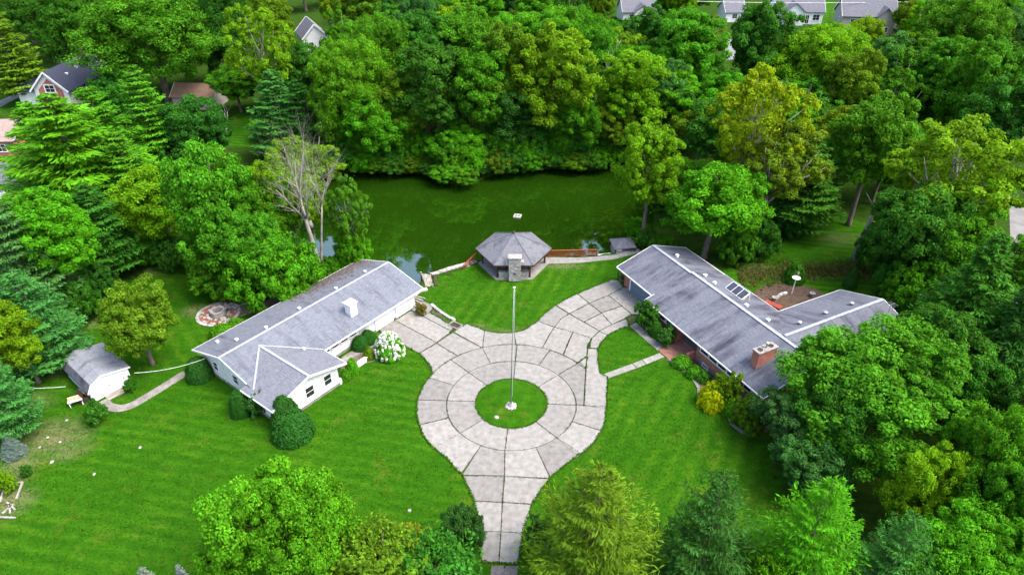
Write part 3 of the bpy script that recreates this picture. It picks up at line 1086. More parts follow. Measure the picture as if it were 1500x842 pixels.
MB().box(8.05, 8.33, -0.55, 0.45, 0.03, 0.95).build('porch_wing_wall', M['brick'], RH)
chm = MB().box(14.2, 15.0, 1.8, 4.1, 2.6, 4.85).build('chimney', M['brick'], RH)
MB().box(14.12, 15.08, 1.72, 4.18, 4.85, 4.97).build('chimney_cap', M['stone'], chm)
for y in (2.25, 3.6):
    MB().lathe([(0.26, 4.972), (0.26, 5.02), (0.2, 5.03), (0.2, 4.976)], 12, (14.6, y, 0)).build('flue', M['dark_wood'], chm)
MB().lathe([(0.09, 4.97), (0.09, 5.5), (0.2, 5.52), (0.2, 5.6), (0.05, 5.68)], 10, (14.6, 3.0, 0)).build('vent_pipe', M['metal'], chm)
# tilted solar collectors on a rack on the back slope
sr = MB()
fl, bk = (7.9, 3.92), (8.95, 4.45)
for x in (3.7, 4.55, 5.4, 6.25):
    sr.bar((x, fl[0], fl[1]), (x, bk[0], bk[1]), 0.07)
    sr.bar((x, bk[0], bk[1]), (x, bk[0] + .15, 3.35), 0.06)
    sr.bar((x, bk[0], bk[1]), (x, bk[0] - .75, 3.75), 0.05)
sr.bar((3.7, bk[0], bk[1] + .002), (6.25, bk[0], bk[1] + .002), 0.06)
sr.bar((3.7, fl[0], fl[1] - .004), (6.25, fl[0], fl[1] - .004), 0.06)
rack = sr.build('solar_rack', M['white'], RH)
for i in range(3):
    x = 3.75 + .85 * i
    MB().slab([(x, fl[0] + .04, fl[1] + .09), (x + .75, fl[0] + .04, fl[1] + .09), (x + .75, bk[0] - .04, bk[1] + .05), (x, bk[0] - .04, bk[1] + .05)], 0.05).build('solar_panel', M['panel'], rack)
for x, y, r in ((2.6, 7.3, roof_r), (7.5, 7.4, roof_r), (10.5, 7.5, roof_r), (-4.2, 7.5, roof_g), (0.8, 7.5, roof_r)):
    roof_vent(r, x, y, 4.42 - (y - 6.2) * 0.34, 0.3)
for x, y in ((12.3, 10.0), (12.2, 13.8), (12.3, 17.6)):
    MB().lathe([(0.14, 0), (0.14, 0.2), (0.26, 0.22), (0.26, 0.3), (0.1, 0.36)], 10, (x, y, 4.36 - (13.5 - x) * 0.345)).build('roof_vent', M['metal'], roof_rw)
# small antenna on the wing gable
an = MB()
an.bar((15.2, 19.6, 3.6), (15.2, 19.6, 5.2), 0.05)
for k in range(4):
    an.bar((14.6 + 0.05 * k, 19.2 + 0.28 * k, 5.1), (15.8 - 0.05 * k, 19.2 + 0.28 * k, 5.1), 0.03)
an.bar((15.2, 19.1, 5.1), (15.2, 20.2, 5.1), 0.04)
an.build('antenna', M['metal'], RH)

# ------------------------------------------------------------------ six-sided gazebo
GC = Vector((0.2, 74.85, 0))
GZ = thing('gazebo', 'open six-sided gazebo with shingled roof and stone fireplace at the water edge', 'gazebo', GC)


def hexp(R, z, off=0):
    return [(R * math.cos(math.radians(60 * k + off)), R * math.sin(math.radians(60 * k + off)), z) for k in range(6)]


MB().prism([p[:2] for p in hexp(4.5, 0)], -1.6, 0.14).build('floor', M['concrete'], GZ)
ev, apx = 2.28, 4.45
hx = hexp(4.8, ev)
for k in range(6):
    p, q = hx[k], hx[(k + 1) % 6]
    MB().slab([p, q, (0, 0, apx)], 0.14).build('roof_panel', M['roof_gazebo'], GZ)
for k in range(6):
    MB().bar((hx[k][0], hx[k][1], ev + .03), (0, 0, apx + .03), 0.12, 0.05).build('hip_cap', M['roof_far'], GZ)
    p, q = Vector(hx[k]), Vector(hx[(k + 1) % 6])
    edge_board(GZ, (p.x * 1.006, p.y * 1.006, ev - .1), (q.x * 1.006, q.y * 1.006, ev - .1), 'fascia', 0.05, 0.18, M['dark_wood'])
MB().lathe([(0.16, apx - 0.02), (0.16, apx + 0.18), (0.05, apx + 0.32)], 8).build('finial', M['dark_wood'], GZ)
for x, y, _ in hexp(3.95, 0):
    MB().box(x - .12, x + .12, y - .12, y + .12, 0.14, 2.45).build('post', M['dark_wood'], GZ)
# stone fireplace with its chimney and low side walls, laid stone by stone
fp = MB().box(-0.55, 0.85, -4.3, -3.5, 0.1, 3.3).build('fireplace', M['stone_wall'], GZ)
srng = random.Random(5)


def stone_face(parent, x0, x1, y, z0, z1, rows, depth=0.09):
    """rows of uneven stones standing proud of a wall that faces -y"""
    hgt = (z1 - z0) / rows
    for r in range(rows):
        x = x0
        while x < x1 - 0.08:
            wd = min(srng.uniform(0.28, 0.6), x1 - x)
            d = depth * srng.uniform(0.6, 1.3)
            MB().box(x + .015, x + wd - .015, y - d, y + .05, z0 + r * hgt + .012, z0 + (r + 1) * hgt - .012).build('stone', M['stone' if srng.random() < .6 else 'stone_wall'], parent)
            x += wd


stone_face(fp, -0.6, 0.9, -4.3, 0.12, 3.3, 12)
MB().box(-0.68, 0.98, -4.48, -3.4, 3.3, 3.42).build('chimney_cap', M['stone_wall'], fp)
MB().box(0.0, 0.3, -4.46, -4.0, 1.15, 1.3).build('vent_opening', M['dark_wood'], fp)
MB().box(-0.95, -0.55, -4.25, -3.55, 2.35, 2.75).build('shoulder_stone', M['stone'], fp)
MB().box(0.85, 1.25, -4.25, -3.55, 2.35, 2.75).build('shoulder_stone', M['stone'], fp)
for x0, x1 in ((-1.8, -0.62), (0.92, 1.8)):
    lw = MB().box(x0, x1, -3.6, -3.25, 0.1, 0.85).build('low_wall', M['stone_wall'], GZ)
    stone_face(lw, x0, x1, -3.6, 0.12, 0.85, 3)
    MB().box(x0 - .05, x1 + .04, -3.72, -3.18, 0.85, 0.94).build('coping', M['stone'], lw)
for x in (-1.4, 1.35):
    pb = thing('picnic_bench', 'dark slatted bench standing under the gazebo roof', 'bench', GC + Vector((x, -1.6, 0.14)), 0.2 * x, 'benches under the gazebo')
    for k in range(3):
        MB().box(-0.7, 0.7, -0.2 + 0.14 * k, -0.09 + 0.14 * k, 0.42, 0.46).build('seat_slat', M['dark_wood'], pb)
    for s in (-0.55, 0.55):
        MB().box(s - .04, s + .04, -0.18, 0.18, 0, 0.418).build('leg', M['dark_wood'], pb)

# red railings beside the gazebo
def railing(name, label, p0, p1, n, drop=0.0):
    t = thing(name, label, 'railing', p0)
    d = Vector(p1) - Vector(p0)
    MB().bar((0, 0, 0.98), (d.x, d.y, 0.98 - drop), 0.16, 0.07).build('top_rail', M['red_wood'], t)
    MB().bar((0, 0, 0.2), (d.x, d.y, 0.2 - drop), 0.06, 0.08).build('bottom_rail', M['red_wood'], t)
    npost = max(2, int(d.length / 1.6))
    for i in range(npost + 1):
        q = d * (i / npost)
        MB().box(q.x - .05, q.x + .05, q.y - .05, q.y + .05, -0.3 - drop * i / npost, 0.94 - drop * i / npost).build('post', M['red_wood'], t)
    ms = MB().box(-.03, .03, -.02, .02, 0.24, 0.945).mesh('baluster', M['red_wood'])
    for i in range(n):
        q = d * ((i + 0.5) / n)
        link('baluster', ms, t, (q.x, q.y, -drop * (i + .5) / n))


a_, b_ = G(803, 377.5), G(874, 376)
railing('red_railing', 'straight red wooden railing along the waterside walk right of the gazebo', (a_.x, a_.y, 0.08), (b_.x, b_.y, 0.08), 34)
a_, b_ = G(697, 382), G(679, 395)
railing('stair_railing', 'short sloping red handrail over the steps beside the gazebo', (a_.x, a_.y, 0.1), (b_.x, b_.y, 0.1), 8, 0.45)
sp = thing('water_steps', 'stone steps going down to the pond below the sloping red handrail', 'steps', G(690, 388))
for k in range(4):
    MB().box(-0.55 - 0.36 * k, -0.2 - 0.36 * k, -0.5, 0.7, -0.9, 0.1 - 0.17 * k).build('step', M['stone'], sp)

# ------------------------------------------------------------------ flagpole in the middle of the round lawn
fb = G(748.5, 596)
FP = thing('flagpole', 'tall bare white flagpole on a stone base in the round turf island', 'flagpole', (fb.x, fb.y, 0.1))
ht = 13.4
MB().tube([(0, 0, 0), (0.1, 0, ht * .5), (0.28, 0, ht)], [0.06, 0.048, 0.03], 10).build('pole', M['metal'], FP, True)
MB().lathe([(0.02, 0), (0.1, 0.06), (0.1, 0.12), (0.02, 0.18)], 10, (0.28, 0, ht)).build('ball_finial', M['white'], FP)
MB().tube([(0.12, 0.02, 1.2), (0.36, 0.02, ht - .15)], [0.012, 0.012], 5).build('halyard', M['white'], FP)
pb_ = MB().lathe([(0.34, -0.08), (0.34, 0.14), (0.22, 0.3), (0.1, 0.42)], 12).build('base', M['stone'], FP)
r_ = random.Random(3)
for k in range(9):
    a0 = k * 0.7
    MB().rock((0, 0, 0), r_.uniform(.13, .22), r_).build('stone', M['stone'], pb_).location = (0.42 * math.cos(a0), 0.38 * math.sin(a0), 0.06)
rk = MB().rock((0, 0, 0), 0.24, r_).build('boulder', M['stone'])
rk.location = G(727, 611, 0.1)
tag(rk, 'single pale boulder lying in the round turf island', 'boulder')

# ------------------------------------------------------------------ white shed with gambrel roof
SH = thing('garden_shed', 'small white shed with low grey roof and peeling doors on the back lawn', 'shed', (-40.2, 49.05, 0), math.radians(140))
# local: x back along the shed, y<0 towards the right-hand side of the front
Wd, Ln = 3.75, 5.6
prof = [(0, 1.5), (-0.3, 2.0), (-1.3, 2.46), (-Wd, 1.97)]
wv = [(0, 0, 0.0), (0, -Wd, 0.0)] + [(0, y, z) for y, z in prof[::-1]]
wv2 = [(Ln, p[1], p[2]) for p in wv]
n_ = len(wv)
MB().add(wv + wv2, [tuple(range(n_)), tuple(range(2 * n_ - 1, n_ - 1, -1))] + [(i, n_ + i, n_ + (i + 1) % n_, (i + 1) % n_) for i in range(n_)]).build('wall', M['shed_paint'], SH)
MB().box(0.02, Ln - .02, 0.0, 0.025, 0.05, 1.42).build('side_boarding', M['shed_blue'], SH)
rp = [(0.22, 1.32), (-0.22, 2.1), (-1.3, 2.6), (-Wd - 0.2, 2.05)]
for i in range(3):
    (y0, z0), (y1, z1) = rp[i], rp[i + 1]
    MB().slab([(-0.25, y0, z0), (Ln + .2, y0, z0), (Ln + .2, y1, z1), (-0.25, y1, z1)], 0.09).build('roof_panel', M['roof_shed' if i else 'roof_worn'], SH)
    MB().bar((-0.27, y0, z0 - .06), (-0.27, y1, z1 - .06), 0.05, 0.13).build('rake_board', M['white'], SH)
for y0, y1 in ((-1.84, -0.55), (-3.2, -1.88)):
    dr = MB().box(-0.045, 0.02, y0, y1, 0.1, 1.78).build('door', M['shed_paint'], SH)
    MB().box(-0.07, -0.04, y0 + .06, y0 + .14, 0.95, 1.15).build('handle', M['dark_wood'], dr)
    for k in range(5):
        MB().box(-0.058, -0.044, y0 + .1 + .24 * k, y0 + .32 + .24 * k, 0.14, 1.74).build('board', M['shed_paint'], dr)
MB().box(-0.9, -0.06, -2.6, -1.0, -0.1, 0.1).build('door_ramp', M['grey_wood'], SH)
# rabbit-hutch like lean-to by the shed
hp = G(122, 590)
HU = thing('hutch', 'small peaked wooden hutch leaning against the blue side of the shed', 'hutch', (hp.x - .1, hp.y + .4, 0), math.radians(53))
MB().slab([(-0.5, -0.6, 0.2), (-0.5, 0.6, 0.2), (0, 0.6, 1.3), (0, -0.6, 1.3)], 0.06).build('roof_panel', M['dark_wood'], HU)
MB().slab([(0.5, -0.6, 0.2), (0.5, 0.6, 0.2), (0, 0.6, 1.3), (0, -0.6, 1.3)], 0.06).build('roof_panel', M['grey_wood'], HU)
MB().box(-0.3, 0.3, -0.5, 0.5, 0, 0.5).build('body', M['dark_wood'], HU)
TB = thing('potting_table', 'little rusty-topped white table beside the hutch', 'table', G(113, 592), math.radians(30))
MB().box(-0.6, 0.6, -0.35, 0.35, 0.68, 0.74).build('table_top', M['rust'], TB)
MB().box(-0.62, 0.62, -0.37, -0.34, 0.6, 0.78).box(-0.62, 0.62, 0.34, 0.37, 0.6, 0.78).build('apron', M['white'], TB)
for x in (-.52, .52):
    for y in (-.28, .28):
        MB().box(x - .035, x + .035, y - .035, y + .035, 0, 0.68).build('leg', M['white'], TB)
BK = MB().lathe([(0.14, 0), (0.2, 0.34), (0.22, 0.35), (0.17, 0.36)], 12).build('bucket', M['white'])
BK.location = G(150, 599)
tag(BK, 'white bucket on the grass by the shed door', 'bucket')

# ------------------------------------------------------------------ round fire pit
fc_ = G(320, 460)
FPIT = thing('fire_pit', 'round fire pit of stone and red brick rings on the back lawn', 'fire pit', fc_)
MB().lathe([(2.45, -0.1), (2.45, 0.02), (0.3, 0.025), (0.2, 0.02)], 40).build('paved_base', M['soil'], FPIT)
for R, wd, nst, hh, mm in ((2.25, 0.36, 38, 0.09, ('stone',)), (1.85, 0.3, 36, 0.07, ('brick_piece', 'stone_wall')), (1.5, 0.3, 30, 0.08, ('brick_piece', 'brick_piece', 'stone')), (1.15, 0.3, 24, 0.08, ('stone',))):
    for k in range(nst):
        if rnd.random() < 0.06:
            continue
        a0, a1 = 2 * math.pi * (k + .04) / nst, 2 * math.pi * (k + .96) / nst
        pts = [((R + e) * math.cos(t), (R + e) * math.sin(t)) for e, t in ((-wd / 2, a0), (wd / 2, a0), (wd / 2, a1), (-wd / 2, a1))]
        mname = mm[0] if (len(mm) == 1) else mm[rnd.randrange(len(mm))]
        MB().prism(pts, -0.05, hh + rnd.uniform(-.02, .025)).build('paver', M[mname], FPIT)
for lvl in range(3):
    for k in range(14):
        a0, a1 = 2 * math.pi * (k + .03 + .5 * (lvl % 2)) / 14, 2 * math.pi * (k + .97 + .5 * (lvl % 2)) / 14
        pts = [(r * math.cos(t), r * math.sin(t)) for r, t in ((.55, a0), (.85, a0), (.85, a1), (.55, a1))]
        MB().prism(pts, 0.03 + lvl * .19, 0.21 + lvl * .19).build('ring_stone', M['stone_wall'], FPIT)
MB().lathe([(0.54, 0.03), (0.54, 0.12), (0.1, 0.2)], 16).build('ash', M['asphalt'], FPIT)
for k in range(4):
    lg = MB().tube([(-0.8, 0, 0), (0, 0.04, 0.02), (0.85, 0, 0)], [0.07, 0.08, 0.06], 7).build('log', M['bark_pale'])
    q = G(312 + 14 * k, 449 - 2 * (k % 2))
    lg.location = (q.x, q.y, 0.09 + .0 * k)
    lg.rotation_euler = (0, 0, 0.5 + 1.1 * k)
    tag(lg, 'weathered branch log dropped at the back of the fire pit', 'log', 'logs by the fire pit')
bt = MB().prism(px((338, 461), (343, 453), (352, 458), (346, 467)), -0.05, 0.06).build('brick_patch', M['brick_pave'])
tag(bt, 'patch of red paving brick beside the fire pit ring', 'paving')
structure(MB().prism(px((345, 466), (352, 452), (405, 435), (440, 428), (452, 430), (400, 448)), -0.05, 0.02).build('gravel_bed', M['soil']))

# ------------------------------------------------------------------ seawall and garden walls
def stone_run(name, label, cat, line, w_, z0, z1, step, m1='stone', m2='stone_wall', jit=0.05):
    t = thing(name, label, cat, (line[0].x, line[0].y, 0))
    rr = random.Random(len(line) * 7 + int(step * 100))
    L_ = [0]
    for i in range(1, len(line)):
        L_.append(L_[-1] + (line[i] - line[i - 1]).length)

    def at(d):
        for i in range(1, len(line)):
            if d <= L_[i] or i == len(line) - 1:
                k = (d - L_[i - 1]) / max(1e-6, L_[i] - L_[i - 1])
                return line[i - 1].lerp(line[i], k), (line[i] - line[i - 1]).normalized()
    d = 0
    while d < L_[-1] - step * .3:
        s = step * rr.uniform(.75, 1.2)
        e = min(d + s, L_[-1])
        (p, t0), (q, t1) = at(d + .02), at(e - .02)
        n0, n1 = Vector((-t0.y, t0.x)), Vector((-t1.y, t1.x))
        o = Vector((line[0].x, line[0].y))
        j = rr.uniform(-jit, jit)
        P2 = [Vector(p[:2]) + n0 * (w_ / 2 + j) - o, Vector(p[:2]) - n0 * (w_ / 2 - j) - o, Vector(q[:2]) - n1 * (w_ / 2 - j) - o, Vector(q[:2]) + n1 * (w_ / 2 + j) - o]
        MB().prism([tuple(v) for v in P2], z0, z1 + rr.uniform(-jit, jit)).build('stone', M[m1 if rr.random() < .65 else m2], t)
        d = e
    return t


def gline(pts, n=4):
    return [Vector((p.x, p.y, 0)) for p in smooth_line([(*G(x, y)[:2], 0) for x, y in pts], n)]


stone_run('stone_seawall', 'pale stone seawall edging the lawn from the dock corner to the gazebo', 'seawall', gline([(632, 402), (660, 394), (698, 383)]), 0.6, -1.6, 0.14, 0.9)
stone_run('stone_seawall', 'concrete-capped stone seawall beside the white house gable and dock', 'seawall', gline([(606, 436), (612, 428), (626, 424)]), 0.6, -1.6, 0.12, 0.8)
dk = G(622, 413)
DK = thing('boat_dock', 'small weathered plank dock corner where the seawall turns', 'dock', (dk.x, dk.y, 0))
dA, dB, dC, dD = [Vector(G(x, y)) - dk for x, y in ((617, 402), (631, 403), (634, 420), (624, 421))]
for k in range(9):
    t0, t1 = (k + .03) / 9, (k + .95) / 9
    P4 = [dA.lerp(dD, t0), dB.lerp(dC, t0), dB.lerp(dC, t1), dA.lerp(dD, t1)]
    MB().prism([tuple(p[:2]) for p in P4], 0.05, 0.13).build('plank', M['grey_wood'], DK)
for q in (dA, dB, dD, dC):
    MB().box(q.x - .1, q.x + .1, q.y - .1, q.y + .1, -1.6, 0.35).build('pile', M['grey_wood'], DK)
MB().bar((dB.x + .5, dB.y, .1), (dC.x + .4, dC.y + .2, .1), 0.35, 0.1).build('edge_beam', M['dark_wood'], DK)
stone_run('garden_wall', 'low curved white wall in front of the white house entrance garden', 'wall', gline([(497, 563), (512, 548), (530, 533), (549, 521)]), 0.3, -0.1, 0.55, 1.1, 'white', 'white', 0.02)
stone_run('bed_edging', 'curved concrete edging of the shrub bed beside the brick porch', 'edging', gline([(980, 526), (1000, 542), (1016, 556), (1024, 570), (1024, 582), (1035, 594), (1056, 601)]), 0.34, -0.1, 0.1, 1.2, 'concrete', 'concrete', 0.01)
stone_run('bed_edging', 'curved concrete edging of the shrub bed under the blue-green tree', 'edging', gline([(1067, 609), (1074, 624), (1086, 633), (1106, 637)]), 0.34, -0.1, 0.1, 1.2, 'concrete_old', 'concrete', 0.01)
stone_run('stone_ring', 'arc of white stones round the hydrangea bed', 'edging', gline([(560, 522), (575, 527), (586, 525), (592, 517), (590, 508)]), 0.36, -0.05, 0.18, 0.5, 'white', 'stone', 0.05)
stone_run('bed_stones', 'row of pale stones edging the mulch bed behind the brick house', 'edging', gline([(1133, 441), (1144, 433), (1152, 429)]), 0.35, -0.05, 0.25, 0.7, 'white', 'stone', 0.06)
stone_run('rock_border', 'scattered rocks bordering the lawn beside the white house driveway', 'rocks', gline([(632, 446), (640, 455), (656, 464), (667, 472)]), 0.35, -0.05, 0.18, 0.75, 'stone', 'stone_wall', 0.08)
structure(MB().prism([tuple(p[:2]) for p in gline([(975, 527), (1000, 541), (1016, 556), (1024, 570), (1024, 582), (1035, 594), (1056, 601), (1110, 640), (1125, 600), (1000, 512)], 2)], -0.1, 0.03).build('shrub_bed', M['mulch']))
structure(MB().prism(px((964, 513), (985, 503), (1008, 516), (996, 530), (980, 527)), -0.1, 0.045).build('brick_patio', M['brick_pave']))
structure(MB().prism(px((497, 565), (500, 530), (545, 500), (560, 505), (590, 510), (588, 522), (560, 525), (530, 534), (510, 550)), -0.1, 0.025).build('entrance_bed', M['soil']))
bedc = [(G(1160, 437) + Vector((4.0 * math.cos(t) * (1 + .12 * math.sin(3 * t)), 3.2 * math.sin(t), 0))) for t in [2 * math.pi * k / 20 for k in range(20)]]
structure(MB().prism([tuple(p[:2]) for p in bedc], -0.1, 0.05).build('mulch_bed', M['mulch']))

# catch basin, grill, planks
CBn = thing('drain_basin', 'square concrete drain box with dark opening between driveway slabs and lawn', 'drain', G(667, 477), math.radians(-35))
MB().box(-0.75, 0.75, -0.5, -0.36, -0.2, 0.12).box(-0.75, 0.75, 0.36, 0.5, -0.2, 0.12).box(-0.75, -0.6, -0.36, 0.36, -0.2, 0.12).box(0.6, 0.75, -0.36, 0.36, -0.2, 0.12).build('rim', M['concrete_old'], CBn)
MB().box(-0.6, 0.6, -0.36, 0.36, -0.15, 0.03).build('pit_floor', M['dark_wood'], CBn)
for k in range(5):
    MB().bar((-0.5 + .25 * k, -0.36, .08), (-0.5 + .25 * k, .36, .08), 0.05).build('grate_bar', M['dark_wood'], CBn)
gp_ = G(910, 414)
GRL = thing('kettle_grill', 'round black kettle grill by the garage corner', 'grill', gp_)
MB().lathe([(0.02, 0.55), (0.24, 0.62), (0.32, 0.8), (0.33, 0.84), (0.26, 1.0), (0.1, 1.08), (0.03, 1.1)], 14).build('bowl', M['dark_wood'], GRL, True)
for k in range(3):
    t = 2.1 * k
    MB().bar((0.2 * math.cos(t), 0.2 * math.sin(t), 0.66), (0.32 * math.cos(t), 0.32 * math.sin(t), 0.0), 0.03).build('leg', M['metal'], GRL)
lp = G(905, 411)
LPo = thing('yard_post', 'thin dark post standing at the garage eave corner', 'post', lp)
MB().tube([(0, 0, 0), (0, 0, 2.3)], [0.05, 0.05], 8).build('pole', M['dark_wood'], LPo)
MB().box(-.12, .12, -.12, .12, 2.3, 2.42).build('bracket', M['dark_wood'], LPo)
for k in range(6):
    b0 = MB().box(-1.0, 1.0, -.09, .09, 0, .05).build('board', M['grey_wood'])
    q = G(613 + 1.5 * k, 437 - (k % 3) * 2.2)
    b0.location = (q.x - .6, q.y - .9, 0.16 + 0.051 * k)
    b0.rotation_euler = (0, 0, -0.7 + 0.16 * (k % 3))
    tag(b0, 'loose lumber board piled by the white house gable corner', 'board', 'lumber pile by the white house')

# floating aerator on the pond
fq = G(758, 317, WATER_Z)
FL = thing('pond_float', 'white square float with two dark openings on the pond', 'float', (fq.x, fq.y, WATER_Z), math.radians(-12))
f_ = MB()
f_.box(-0.75, 0.75, -0.75, -0.4, -0.1, 0.2).box(-0.75, 0.75, 0.4, 0.75, -0.1, 0.2).box(-0.75, -0.45, -0.4, 0.4, -0.1, 0.2).box(0.45, 0.75, -0.4, 0.4, -0.1, 0.2).box(-0.12, 0.12, -0.4, 0.4, -0.1, 0.2)
FL.scale = (.72, .72, .72)
f_.build('frame', M['stone'], FL)
MB().box(-0.45, 0.45, -0.4, 0.4, -0.08, 0.02).build('well', M['dark_wood'], FL)
# small roofed boat shelter at the right end of the walk
bq = G(912, 364)
BS = thing('boat_shelter', 'low dark shingled shelter roof at the end of the waterside walk', 'shelter', (bq.x, bq.y, 0), math.radians(8))
bx_ = [(-1.5, -1.3), (1.5, -1.3), (1.5, 1.5), (-1.5, 1.5)]
for k in range(4):
    p, q = bx_[k], bx_[(k + 1) % 4]
    MB().slab([(p[0], p[1], 0.75), (q[0], q[1], 0.75), (0.1, 0.1, 1.55)], 0.1).build('roof_panel', M['roof_far'], BS)
for p in bx_:
    MB().box(p[0] * .86 - .07, p[0] * .86 + .07, p[1] * .86 - .07, p[1] * .86 + .07, -1.5, 0.8).build('post', M['dark_wood'], BS)
MB().box(-1.3, 1.3, -1.2, 1.3, -1.5, 0.1).build('base', M['stone_wall'], BS)
cn = G(906, 369)
CNO = MB().tube([(-0.55, 0, 0.32), (-.25, 0, 0.32), (0.25, 0, 0.32), (0.55, 0, .32)], [0.12, 0.3, 0.3, 0.12], 12).build('water_barrel', M['white'], None, True)
CNO.location = (cn.x, cn.y, 0.06)
tag(CNO, 'white barrel lying in front of the dark shelter roof', 'barrel')
fd = G(887, 370.5)
FD = thing('floating_step', 'pale plank landing in the water next to the red railing end', 'landing', (fd.x, fd.y, WATER_Z), 0.25)
for k in range(4):
    MB().box(-0.9, 0.9, -0.5 + .25 * k, -.28 + .25 * k, 0.3, 0.36).build('plank', M['white'], FD)
MB().box(-0.85, .85, -.4, .4, -.2, .298).build('float_body', M['metal'], FD)

# birdbath and bird feeder in the mulch bed, red bench
bb = G(1160, 424)
BB = thing('bird_bath', 'white bird bath dish on a slim post in the mulch bed', 'bird bath', (bb.x - .4, bb.y - 1.0, 0.04))
MB().tube([(0, 0, 0), (0.1, 0.05, 2.1)], [0.06, 0.05], 8).build('post', M['white'], BB)
MB().lathe([(0.08, 2.05), (0.35, 2.14), (0.5, 2.24), (0.47, 2.25), (0.1, 2.16)], 16, (.1, .05, 0)).build('dish', M['white'], BB, True)
MB().tube([(0.1, 0.05, 2.2), (0.14, 0.05, 2.7)], [0.03, 0.02], 6).lathe([(0.02, 2.62), (0.14, 2.7), (0.14, 2.95), (0.03, 3.1)], 8, (.16, .05, 0)).build('feeder', M['grey_wood'], BB)
rb = G(1129, 450)
RB = thing('red_bench', 'red painted bench at the inner corner of the brick house wing', 'bench', (rb.x + .2, rb.y, 0), math.radians(-45))
for k in range(4):
    MB().box(-1.0, 1.0, -.4 + .2 * k, -.22 + .2 * k, .42, .47).build('seat_slat', M['red_wood'], RB)
for x in (-.8, .8):
    MB().box(x - .05, x + .05, -.36, .36, 0, .42).build('leg', M['red_wood'], RB)
for k, (x, y) in enumerate(((1189, 435), (1134, 441))):
    pt = MB().lathe([(0.2, 0), (0.3, 0.5), (0.34, 0.52), (0.34, 0.58), (0.27, 0.56), (0.25, .5)], 14).build('planter_pot', M['stone'])
    pt.location = G(x, y)
    tag(pt, ('pale stone planter pot at the wing side of the mulch bed', 'pale stone planter pot beside the red bench')[k], 'pot')

# raised garden bed at the left edge
gb = G(18, 730)
GBd = thing('garden_bed', 'weathered timber garden bed frame with loose poles at the lawn edge', 'garden bed', gb)
for a0, b0 in (((33, 706), (24, 730)), ((22, 708), (33, 706)), ((0, 735), (7, 712)), ((10, 735), (22, 746)), ((14, 738), (15, 752)), ((-10, 757), (23, 758)), ((3, 752), (20, 738))):
    p, q = G(*a0, 0.12) - gb, G(*b0, 0.12) - gb
    MB().bar(p, q, 0.13, 0.13).build('timber', M['bark_pale'], GBd)
# pebbles strewn on the grass
pr = random.Random(9)
for (x, y) in ((88, 647), (70, 640), (138, 694), (600, 747), (205, 655), (58, 655), (98, 615), (76, 676), (310, 460), (338, 468)):
    o = MB().rock((0, 0, 0), pr.uniform(.1, .2), pr).build('field_stone', M['stone'])
    o.location = G(x, y, .03)
    tag(o, 'small pale stone lying loose on the lawn', 'stone', 'stones strewn on the lawn')
bd = MB().rock((0, 0, 0), .5, pr, .3).build('mulch_heap', M['rust'])
bd.location = G(125, 452)
bd.scale = (1.6, .9, .8)
tag(bd, 'flat orange-brown heap at the edge of the pine shade', 'heap')

# overhead wire from the wood past the shed to the white house
def cable(name, label, a0, b0, sag, r=0.02):
    a0, b0 = Vector(a0), Vector(b0)
    pts = [a0.lerp(b0, t / 12) - Vector((0, 0, sag * 4 * (t / 12) * (1 - t / 12))) for t in range(13)]
    o = MB().tube(pts, [r] * 13, 5).build(name, M['white'])
    tag(o, label, 'cable')


wl = LH.matrix_basis @ Vector((0.0, -2.2, 2.55))
cable('service_wire', 'thin white wire strung from the shed to the white house gable', G(197, 546, 2.2), wl, 0.35)
cable('service_wire', 'thin white wire running from the shed into the spruces', G(-90, 566, 3.0), G(96, 566, 1.6), 0.3)
cable('power_line', 'long power line crossing in front of the far beige house', G(1000, 2, 9.0), G(1600, -8, 9.0), 1.2, 0.05)


